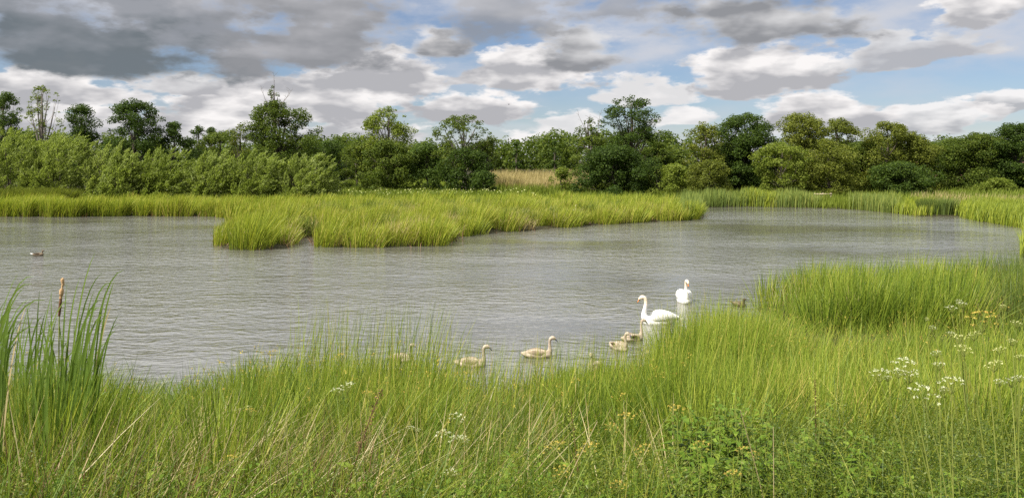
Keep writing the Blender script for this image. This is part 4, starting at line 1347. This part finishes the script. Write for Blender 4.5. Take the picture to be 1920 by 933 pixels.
for i, (x, y, hwp, Y, lab) in enumerate([
        (1040, 838, 17, 4.6, 'ochre seeding umbel, left of the row in front of the upright rushes'), (1104, 842, 17, 4.7, 'ochre seeding umbel second in the row in front of the upright rushes'),
        (1176, 782, 14, 5.2, 'yellow-green cup-shaped umbel standing highest in front of the upright rushes'), (1148, 802, 11, 5.2, 'brown seeding umbel below the cup-shaped one'),
        (1270, 768, 14, 5.6, 'brown-topped seeding umbel beside the broad-leaved plants'), (1316, 836, 14, 4.8, 'green-stalked seeding umbel in front of the broad-leaved plants'),
        (1206, 842, 13, 4.7, 'brown ragged seed head between two ochre umbels'), (1054, 884, 13, 4.3, 'ochre seed head low by the bottom edge'),
        (1376, 890, 14, 4.3, 'rusty brown seed head in the dark gap below the broad-leaved plants'), (1392, 842, 10, 4.7, 'small yellow bud cluster below the broad-leaved plants'),
        (1160, 910, 13, 4.2, 'brown seed head by the bottom edge in front of the upright rushes'), (1414, 852, 9, 4.8, 'small ochre bud cluster right of the broad-leaved plants'),
        (512, 660, 7, 9.0, 'small ochre seed tuft on top of the rush mound, left'), (636, 668, 8, 9.0, 'small ochre seed tuft on top of the rush mound, right'),
        (692, 738, 9, 7.0, 'brownish seed tuft on the right flank of the rush mound'), (430, 860, 12, 4.8, 'yellow open umbel low in the straw at the left'),
        (470, 770, 9, 6.0, 'yellow-green bud cluster in the straw left of the rush mound')]):
    umbel_plant(lab, x + rng.uniform(-10, 10), Y, [(x, y, hwp)], 'ochre', SG, 'seed head', 'seed_head_plant', 1)


def broad_plant(label, x, Y, ytop, ns=7, spread=0.22, mat='broad', name='broad_leaved_plant', lf=0.115, group='broad-leaved plants on the near bank'):
    X = px(x, Y); z0 = gz(X, Y) - 0.03
    H = zat(ytop, Y) - z0
    root = empty(name, (X, Y, z0), 0, label, 'plant', group)
    gs, gl = Geo(), Geo()
    for s in range(ns):
        a = rng.uniform(0, 6.28)
        r = spread * math.sqrt(rng.random())
        h = H * rng.uniform(0.72, 1.0)
        top = np.array([math.cos(a) * r, math.sin(a) * r * 0.7, h])
        sp = curve((top[0] * 0.3, top[1] * 0.3, 0), (top[0] * 0.8, top[1] * 0.8, h * 0.5), top, 9)
        tube(gs, sp, np.linspace(0.005, 0.002, 9), 5)
        for j in range(10):
            t = 0.30 + 0.72 * j / 10
            c = np.array([np.interp(t, np.linspace(0, 1, 9), sp[:, i]) for i in range(3)])
            for sgn in (0, math.pi):
                aa = j * 1.57 + sgn + rng.normal(0, 0.25)
                L = lf * rng.uniform(0.75, 1.25) * (1.0 if t < 0.85 else 0.6)
                d = np.array([math.cos(aa), math.sin(aa), rng.uniform(-0.15, 0.55)]); d = unit(d)
                sd = unit(np.cross(d, (0, 0, 1.0)))
                up_ = np.cross(sd, d)
                w = L * 0.19
                V = [c + d * 0.012, c + d * L * 0.35 + sd * w + up_ * 0.008, c + d * L * 0.35, c + d * L * 0.35 - sd * w + up_ * 0.008,
                     c + d * L * 0.7 + sd * w * 0.75 - up_ * L * 0.06, c + d * L * 0.7 - up_ * L * 0.09, c + d * L * 0.7 - sd * w * 0.75 - up_ * L * 0.06, c + d * L - up_ * L * 0.25]
                gl.add(V, [(1, 4, 5, 2), (2, 5, 6, 3)]).add(V, [(0, 1, 2), (0, 2, 3), (4, 7, 5), (5, 7, 6)])
    gs.obj('stem', MT['stalk'], root, True)
    gl.obj('foliage', MT[mat], root, True)
    return root


broad_plant('leafy bright green plant in front of the upright rushes, left one of the broad-leaved bunch', 1308, 5.9, 742, 14, 0.26)
broad_plant('leafy bright green plant in the middle of the broad-leaved bunch', 1352, 6.0, 724, 16, 0.27)
broad_plant('leafy bright green plant at the right of the broad-leaved bunch', 1396, 5.8, 750, 13, 0.24)
broad_plant('leafy plant between the tall drooping stalk and the lowest umbels', 1640, 5.6, 800, 7, 0.2)
broad_plant('leafy plant at the bottom right under the largest flower head', 1740, 4.9, 850, 6, 0.2)
broad_plant('small leafy plant at the left of the row of ochre seed heads', 990, 5.4, 820, 6, 0.18, lf=0.08)
broad_plant('leafy plant in the straw at the left of the near bank', 300, 5.2, 850, 6, 0.2, lf=0.09)
broad_plant('big leafy plant under the yellow drooping stalk, its leaves in the dark gap', 1470, 5.3, 792, 11, 0.24)
broad_plant('leafy plant among the ochre seed heads in front of the upright rushes', 1235, 5.0, 838, 8, 0.2, lf=0.09)
for x, Y, yt, ns, lf, lab in [(110, 5.0, 850, 7, 0.10, 'leafy weed at the bottom left below the cattail with the seed head'), (430, 4.9, 862, 7, 0.09, 'leafy weed in the slanted straw at the bottom left'),
                              (560, 5.0, 846, 8, 0.10, 'leafy weed below the left flank of the rush mound'), (745, 4.9, 858, 8, 0.10, 'leafy weed left of the white flower clusters'),
                              (930, 4.9, 846, 8, 0.10, 'leafy weed right of the white flower clusters'), (1090, 4.7, 868, 8, 0.10, 'leafy weed low between the ochre seed heads'),
                              (1660, 4.6, 868, 8, 0.10, 'leafy weed at the bottom edge left of the largest flower head'), (1850, 4.6, 850, 8, 0.10, 'leafy weed in the bottom right corner')]:
    broad_plant(lab, x, Y, yt, ns, 0.24, lf=lf)
broad_plant('lower leafy plant in the dark gap in front of the broad-leaved bunch', 1340, 5.2, 800, 11, 0.25)
broad_plant('leafy plant beside the tall yellow drooping stalk', 1522, 5.6, 748, 10, 0.22)
broad_plant('leafy plant low near the bottom edge, right of the leafy stalk', 1580, 5.2, 790, 9, 0.2)
broad_plant('broad dark leaves at the bottom right of the white flower clusters', 862, 4.6, 905, 5, 0.15, lf=0.13)
broad_plant('low leafy plant near the bottom edge under the rush mound', 640, 4.8, 880, 6, 0.18, lf=0.12)


def dock(label, x, Y, ytop, xt, mat='dock'):
    X = px(x, Y); z0 = gz(X, Y) - 0.03
    top = np.array([px(xt, Y) - X, 0, zat(ytop, Y) - z0])
    root = empty('dock_plant', (X, Y, z0), 0, label, 'plant')
    sp = curve((0, 0, 0), (top[0] * 0.35, 0, top[2] * 0.55), top, 10)
    tube(Geo(), sp, np.linspace(0.006, 0.0025, 10), 6).obj('stem', MT['dock'], root, True)
    n = 170
    t = rng.uniform(0.66, 1.0, n)
    c = np.stack([np.interp(t, np.linspace(0, 1, 10), sp[:, i]) for i in range(3)], 1) + rng.normal(0, 0.012, (n, 3)) + 0.012 * np.sin(t * 40)[:, None] * rvec(n)
    L = rng.uniform(0.008, 0.016, n)
    leaves(Geo(), c, rvec(n), rvec(n), L, L * 0.8).obj('seed_head', MT[mat], root)
    g = Geo()
    for k in range(5):
        s = sp[1 + k]
        d = unit(np.array([rng.choice([-1, 1]) * 0.8, rng.uniform(-0.6, 0.2), 0.25]))
        leaves(g, (s + d * 0.06)[None], d[None], np.array([[0.1, -0.4, 1.0]]), [0.13], [0.05])
    g.obj('foliage', MT['broad'], root)


dock('tall brown dock with a rusty seed spike on the right flank of the rush mound', 616, 5.0, 728, 716)
dock('tall drooping yellow-green flower stalk right of the broad-leaved bunch', 1532, 5.6, 712, 1528, 'spike')
dock('yellow flower spike leaning left in front of the upright rushes', 1095, 5.2, 762, 1070, 'spike')

# long bleached stalks that stand out
for x, Y, xt, yt, lab in [(1468, 4.6, 1388, 768, 'long pale dead stalk slanting left in front of the broad-leaved bunch'), (540, 4.6, 538, 775, 'long pale upright dead stalk in front of the rush mound'),
                          (330, 4.6, 452, 765, 'long pale dead stalk slanting right at the left of the rush mound'), (975, 4.4, 1120, 790, 'long pale stalk slanting right below the cygnets'),
                          (1452, 4.4, 1450, 800, 'upright pale stalk right of the slanting dead stalk')]:
    X = px(x, Y); z0 = gz(X, Y) - 0.03
    tx, tz = px(xt, Y) - X, zat(yt, Y) - z0
    g = tube(Geo(), curve((0, 0, 0), (tx * 0.45, 0, tz * 0.52), (tx, 0, tz), 7), np.linspace(0.0035, 0.0018, 7), 5)
    o = g.obj('dead_stalk', MT['straw'], None, True)
    o.location = (X, Y, z0)
    tag(o, lab, 'stalk', 'bleached dead stalks on the near bank')


# ------------------------------------------------------------------ birds
def loft(g, st, n=14):
    """rings along a spine: (x, y, z, half width, half height)"""
    st = np.array(st, float)
    m = len(st)
    tan = unit(np.gradient(st[:, :3], axis=0))
    V = []
    for i in range(m):
        s = np.cross(tan[i], (0, 0, 1.0))
        s = unit(s) if np.linalg.norm(s) > 1e-3 else np.array([0, -1.0, 0])
        if abs(tan[i][2]) > 0.7:
            s = np.array([0, -1.0, 0])
        b = np.cross(s, tan[i])
        for k in range(n):
            a = 2 * math.pi * k / n
            V.append(st[i, :3] + st[i, 3] * math.cos(a) * s + st[i, 4] * math.sin(a) * b)
    Q = [(i * n + k, i * n + (k + 1) % n, (i + 1) * n + (k + 1) % n, (i + 1) * n + k) for i in range(m - 1) for k in range(n)]
    V += [st[0, :3] - tan[0] * st[0, 4] * 0.4, st[-1, :3] + tan[-1] * st[-1, 4] * 0.4]
    T = [((k + 1) % n, k, m * n) for k in range(n)] + [((m - 1) * n + k, (m - 1) * n + (k + 1) % n, m * n + 1) for k in range(n)]
    g.add(np.array(V), np.array(Q))
    g.t.append(np.array(T) + g.n - len(V))
    return g


def smooth_path(st, k=3):
    st = np.array(st, float)
    t = np.arange(len(st))
    tt = np.linspace(0, len(st) - 1, (len(st) - 1) * k + 1)
    out = np.zeros((len(tt), st.shape[1]))
    for j, u in enumerate(tt):                               # Catmull-Rom
        i = min(int(u), len(st) - 2); f = u - i
        p0, p1, p2, p3 = st[max(i - 1, 0)], st[i], st[i + 1], st[min(i + 2, len(st) - 1)]
        out[j] = 0.5 * (2 * p1 + (p2 - p0) * f + (2 * p0 - 5 * p1 + 4 * p2 - p3) * f * f + (3 * p1 - p0 - 3 * p2 + p3) * f ** 3)
    out[:, 3:] = np.maximum(out[:, 3:], 0.004)
    return out


def remeshed(g, name, mat, vox, parent):
    o = g.obj(name, mat)
    md = o.modifiers.new('r', 'REMESH'); md.mode = 'VOXEL'; md.voxel_size = vox
    ms = o.modifiers.new('s', 'SMOOTH'); ms.factor = 0.5; ms.iterations = 4
    bpy.context.view_layer.update()
    me = bpy.data.meshes.new_from_object(o.evaluated_get(bpy.context.evaluated_depsgraph_get()))
    o.modifiers.clear()
    o.data = me
    me.polygons.foreach_set('use_smooth', np.ones(len(me.polygons), bool))
    o.parent = parent
    return o


def rotz(p, a, piv):
    c, s = math.cos(a), math.sin(a)
    q = np.array(p, float) - piv
    return np.array([c * q[..., 0] - s * q[..., 1], s * q[..., 0] + c * q[..., 1], q[..., 2]]).T + piv


def bird(name, label, cat, group, x, y, heading, sc, body, neck, bill, eye_r, mats, wings=None, tail=None, vox=0.014, turn=0.0, knob=False, patch=None):
    """heading: direction the bird faces, degrees from +X; parts in metres before scaling, water at z = 0"""
    X, Y = wp(x, y)
    root = empty(name, (X, Y, 0.0), math.radians(heading), label, cat, group)
    root.scale = (sc, sc, sc)
    g = Geo()
    loft(g, smooth_path(body), 18)
    nk = smooth_path(neck, 4)
    piv = np.array([neck[-4][0], 0, 0])
    if turn:
        w_ = np.clip((nk[:, 2] - neck[2][2]) / (neck[-4][2] - neck[2][2]), 0, 1)
        for i in range(len(nk)):
            nk[i, :3] = rotz(nk[i, :3], turn * w_[i], piv)
    loft(g, nk, 12)
    hd = nk[-1, :3]; dr = unit(nk[-1, :3] - nk[-4, :3])
    hc = nk[-6, :3]
    remeshed(g, 'body', MT[mats[0]], vox, root)
    bl, bw, bh, dn = bill
    d2 = unit(dr + np.array([0, 0, dn]))
    b0 = hd - dr * 0.012
    stn = [np.r_[b0 + d2 * bl * t, bw * w2, bh * h2] for t, w2, h2 in [(0, 1, 1), (0.3, 0.92, 0.72), (0.65, 0.9, 0.5), (0.9, 0.75, 0.35), (1.0, 0.3, 0.2)]]
    bo = loft(Geo(), stn, 10).obj('bill', MT[mats[1]], root, True)
    if knob:
        k0 = hd + np.array([0, 0, nk[-1, 4] * 0.55])
        loft(Geo(), [np.r_[k0 - dr * 0.03, 0.010, 0.010], np.r_[k0 - dr * 0.012, 0.017, 0.018], np.r_[k0 + dr * 0.012, 0.015, 0.016], np.r_[k0 + dr * 0.028, 0.006, 0.006]], 9).obj('knob', MT['black'], bo, True)
        e0 = b0 + d2 * bl
        loft(Geo(), [np.r_[e0 - d2 * 0.022, bw * 0.80, bh * 0.42], np.r_[e0 - d2 * 0.008, bw * 0.7, bh * 0.40], np.r_[e0 + d2 * 0.006, bw * 0.35, bh * 0.25]], 9).obj('bill_tip', MT['black'], bo, True)
    sd = unit(np.cross(dr, (0, 0, 1.0)))
    for s in (-1, 1):
        if knob:                                             # bare black skin from the eye to the bill
            q1 = hc + sd * s * nk[-6, 3] * 0.82; q2 = hd + sd * s * nk[-1, 3] * 0.75
            loft(Geo(), [np.r_[q1, 0.006, 0.006], np.r_[(q1 + q2) / 2, 0.012, 0.011], np.r_[q2, 0.012, 0.018]], 8).obj('lore', MT['black'], root, True)
        ec = hc + sd * s * nk[-6, 3] * 0.93 + np.array([0, 0, nk[-6, 4] * 0.2])
        loft(Geo(), [np.r_[ec - dr * eye_r, eye_r * 0.3, eye_r * 0.3], np.r_[ec, eye_r, eye_r], np.r_[ec + dr * eye_r, eye_r * 0.3, eye_r * 0.3]], 8).obj('eye', MT['black'], root, True)
    if wings:
        for s in (-1, 1):
            st = np.array([(a, b * s, c, d, e) for a, b, c, d, e in wings], float)
            loft(Geo(), smooth_path(st), 14).obj('wing', MT[mats[2]], root, True)
    if tail:
        loft(Geo(), smooth_path(tail), 12).obj('tail', MT[mats[3]], root, True)
    if patch:
        for s in (-1, 1):
            a, b, c, d, e, l = patch
            loft(Geo(), [(a - l, b * s, c, 0.004, 0.004), (a, b * s * 1.04, c, d, e), (a + l, b * s, c - 0.01, 0.004, 0.004)], 9).obj('wing_mark', MT['duck_dark'], root, True)
    return root


SW_BODY = [(-0.56, 0, 0.17, 0.015, 0.012), (-0.46, 0, 0.13, 0.08, 0.05), (-0.30, 0, 0.09, 0.17, 0.12), (-0.08, 0, 0.06, 0.225, 0.17), (0.14, 0, 0.05, 0.215, 0.16), (0.32, 0, 0.06, 0.14, 0.12), (0.41, 0, 0.08, 0.06, 0.06)]
SW_NECK = [(0.22, 0, 0.06, 0.13, 0.12), (0.335, 0, 0.14, 0.105, 0.105), (0.37, 0, 0.25, 0.075, 0.075), (0.350, 0, 0.38, 0.057, 0.057), (0.325, 0, 0.51, 0.050, 0.050), (0.325, 0, 0.62, 0.048, 0.048),
           (0.360, 0, 0.70, 0.050, 0.051), (0.425, 0, 0.715, 0.052, 0.056), (0.475, 0, 0.68, 0.043, 0.047), (0.51, 0, 0.64, 0.026, 0.029)]
SW_WING = [(0.20, 0.13, 0.14, 0.03, 0.05), (0.10, 0.165, 0.18, 0.075, 0.12), (-0.08, 0.165, 0.21, 0.095, 0.145), (-0.28, 0.13, 0.21, 0.085, 0.115), (-0.46, 0.075, 0.19, 0.055, 0.065), (-0.60, 0.03, 0.175, 0.015, 0.015)]
SW_TAIL = [(-0.40, 0, 0.11, 0.09, 0.05), (-0.55, 0, 0.12, 0.06, 0.025), (-0.66, 0, 0.14, 0.012, 0.008)]
SG2 = 'pair of white swans'
bird('swan', 'white swan seen from the side with curved neck and lowered orange bill', 'swan', SG2, 1233, 606, 176, 0.98, SW_BODY, SW_NECK, (0.105, 0.021, 0.024, -0.25), 0.007,
     ('swan', 'bill_or', 'swan', 'swan'), SW_WING, SW_TAIL, 0.013, 0.0, True)
SW_NECK2 = [(0.24, 0, 0.06, 0.12, 0.11), (0.325, 0, 0.16, 0.09, 0.09), (0.335, 0, 0.28, 0.060, 0.060), (0.31, 0, 0.40, 0.048, 0.048), (0.30, 0, 0.50, 0.042, 0.042), (0.30, 0, 0.60, 0.042, 0.042),
            (0.325, 0, 0.675, 0.046, 0.047), (0.385, 0, 0.69, 0.049, 0.052), (0.435, 0, 0.65, 0.040, 0.044), (0.465, 0, 0.61, 0.025, 0.028)]
SW_WING2 = [(0.20, 0.06, 0.10, 0.08, 0.08), (0.12, 0.085, 0.16, 0.145, 0.15), (-0.08, 0.08, 0.20, 0.175, 0.175), (-0.28, 0.07, 0.20, 0.125, 0.135), (-0.46, 0.045, 0.19, 0.065, 0.065), (-0.60, 0.02, 0.18, 0.015, 0.015)]
bird('swan', 'white swan facing the near bank with raised neck and dark face', 'swan', SG2, 1283, 565, 268, 1.0, SW_BODY, SW_NECK2, (0.10, 0.021, 0.024, -0.35), 0.007,
     ('swan', 'bill_or', 'swan', 'swan'), SW_WING2, SW_TAIL, 0.013, 0.30, True)

CY_BODY = [(-0.36, 0, 0.10, 0.015, 0.012), (-0.29, 0, 0.075, 0.075, 0.05), (-0.16, 0, 0.055, 0.125, 0.095), (0.0, 0, 0.045, 0.145, 0.115), (0.14, 0, 0.045, 0.13, 0.10), (0.24, 0, 0.055, 0.08, 0.07), (0.28, 0, 0.065, 0.03, 0.03)]
CY_NECK = [(0.16, 0, 0.05, 0.085, 0.075), (0.225, 0, 0.10, 0.062, 0.062), (0.245, 0, 0.17, 0.040, 0.040), (0.24, 0, 0.24, 0.031, 0.031), (0.24, 0, 0.30, 0.029, 0.029), (0.245, 0, 0.345, 0.030, 0.030),
           (0.265, 0, 0.385, 0.036, 0.037), (0.305, 0, 0.395, 0.040, 0.042), (0.34, 0, 0.38, 0.032, 0.033), (0.365, 0, 0.362, 0.019, 0.020)]
CY_WING = [(0.12, 0.085, 0.09, 0.02, 0.03), (0.06, 0.105, 0.10, 0.04, 0.055), (-0.06, 0.10, 0.11, 0.045, 0.058), (-0.17, 0.075, 0.11, 0.03, 0.038), (-0.26, 0.05, 0.105, 0.008, 0.010)]
CYB = 'brood of grey cygnets'
cy = dict(bill=(0.078, 0.019, 0.021, -0.25), eye_r=0.006, mats=('cygnet', 'slate', 'cyg_wing', 'cygnet'), wings=CY_WING, vox=0.010)


def cygnet(label, x, y, heading, sc, turn=0.0, stretch=0.0, mark=False):
    nk = [(a, b, c + stretch * max(0, c - 0.1) / 0.3, d, e) for a, b, c, d, e in CY_NECK]
    bird('cygnet', label, 'cygnet', CYB, x, y, heading, sc, CY_BODY, nk, cy['bill'], cy['eye_r'], cy['mats'], CY_WING, None, 0.010, turn, False, (-0.05, 0.128, 0.135, 0.034, 0.030, 0.13) if mark else None)


cygnet('buff cygnet facing right with dark bill, left of the two seen side on', 884, 686, -3, 1.08)
cygnet('buff cygnet facing right with dark bill, right of the two seen side on', 1009, 669, 2, 1.08)
cygnet('cygnet half hidden by rush stems, closest to the bank', 1116, 692, 245, 0.95, 0.2)
cygnet('cygnet with dark wing mark turning its back, lower of the close pair', 1161, 654, 300, 1.0, 0.5, 0.02, True)
cygnet('cygnet with stretched neck and dark wing mark, upper of the close pair', 1187, 638, 25, 1.0, -0.4, 0.08, True)
cygnet('cygnet whose pale head shows above the rush mound', 752, 676, -20, 0.95)

DK_BODY = [(-0.27, 0, 0.085, 0.012, 0.010), (-0.20, 0, 0.06, 0.06, 0.035), (-0.10, 0, 0.045, 0.085, 0.06), (0.02, 0, 0.04, 0.095, 0.07), (0.12, 0, 0.045, 0.08, 0.062), (0.19, 0, 0.055, 0.04, 0.04)]
DK_NECK = [(0.10, 0, 0.05, 0.055, 0.05), (0.145, 0, 0.09, 0.038, 0.038), (0.155, 0, 0.125, 0.028, 0.028), (0.152, 0, 0.155, 0.026, 0.026), (0.155, 0, 0.18, 0.027, 0.027), (0.165, 0, 0.20, 0.031, 0.031),
           (0.185, 0, 0.205, 0.032, 0.033), (0.21, 0, 0.198, 0.026, 0.026), (0.228, 0, 0.19, 0.015, 0.015)]
DK_WING = [(0.08, 0.06, 0.07, 0.015, 0.02), (0.02, 0.075, 0.075, 0.025, 0.038), (-0.08, 0.068, 0.08, 0.025, 0.034), (-0.18, 0.04, 0.08, 0.010, 0.012)]
DK_TAIL = [(-0.20, 0, 0.07, 0.045, 0.02), (-0.28, 0, 0.085, 0.035, 0.012), (-0.33, 0, 0.095, 0.010, 0.006)]
bird('duck', 'brown duck with white tail swimming alone above the cattails', 'duck', 'brown ducks', 72, 479, 4, 1.12, DK_BODY, DK_NECK, (0.05, 0.013, 0.010, -0.2), 0.005, ('duck', 'slate', 'duck_dark', 'paint'), DK_WING, DK_TAIL, 0.008)
bird('duck', 'small dark duck close to the headland rushes, right of the swans', 'duck', 'brown ducks', 1386, 574, 300, 1.2, DK_BODY, DK_NECK, (0.05, 0.013, 0.010, -0.2), 0.005, ('duck_dark', 'slate', 'duck', 'duck_dark'), DK_WING, DK_TAIL, 0.008)

# white wading bird in the island rushes
EG_BODY = [(-0.26, 0, 1.30, 0.012, 0.012), (-0.15, 0, 1.36, 0.07, 0.06), (0.0, 0, 1.45, 0.085, 0.08), (0.12, 0, 1.53, 0.06, 0.06), (0.18, 0, 1.58, 0.03, 0.03)]
EG_NECK = [(0.10, 0, 1.52, 0.05, 0.05), (0.17, 0, 1.60, 0.032, 0.032), (0.16, 0, 1.70, 0.024, 0.024), (0.10, 0, 1.79, 0.022, 0.022), (0.08, 0, 1.88, 0.022, 0.022), (0.12, 0, 1.96, 0.024, 0.024), (0.18, 0, 1.99, 0.028, 0.028),
           (0.23, 0, 1.985, 0.022, 0.022), (0.26, 0, 1.98, 0.012, 0.012)]
ex_, ey_ = px(1078, 56.5), 56.5
o = bird('egret', 'white long-necked bird standing hidden in the island rushes', 'egret', None, 1078, 424.5, 10, 1.0, EG_BODY, EG_NECK, (0.10, 0.008, 0.010, -0.1), 0.005, ('swan', 'black', 'swan', 'swan'), None, None, 0.010)
o.location = (ex_, ey_, gz(ex_, ey_) - 0.02)
o.scale = (0.52, 0.52, 0.52)
for s in (-1, 1):
    tube(Geo(), [(-0.02, 0.03 * s, 0.0), (0.0, 0.03 * s, 0.7), (-0.02, 0.03 * s, 1.42)], [0.009, 0.008, 0.02], 6).obj('leg', MT['black'], o, True)

# small bird in the sky
Yb = 140.0
root = empty('flying_bird', (px(954, Yb), Yb, zat(196, Yb)), math.radians(20), 'tiny dark bird flying in front of the white cumulus', 'bird')
g = loft(Geo(), smooth_path([(-0.16, 0, 0, 0.01, 0.008), (-0.08, 0, 0, 0.035, 0.03), (0.03, 0, 0, 0.045, 0.04), (0.11, 0, 0.01, 0.028, 0.028), (0.15, 0, 0.01, 0.006, 0.006)]), 10)
g.obj('body', MT['black'], root, True)
for s in (-1, 1):
    Geo().add([(0.06, 0.02 * s, 0.02), (-0.05, 0.02 * s, 0.02), (-0.06, 0.16 * s, 0.09), (0.05, 0.15 * s, 0.10), (-0.08, 0.34 * s, 0.06)], [(0, 1, 2, 3)]).add([(0.05, 0.15 * s, 0.10), (-0.06, 0.16 * s, 0.09), (-0.09, 0.34 * s, 0.06)], [(0, 1, 2)]).obj('wing', MT['black'], root)
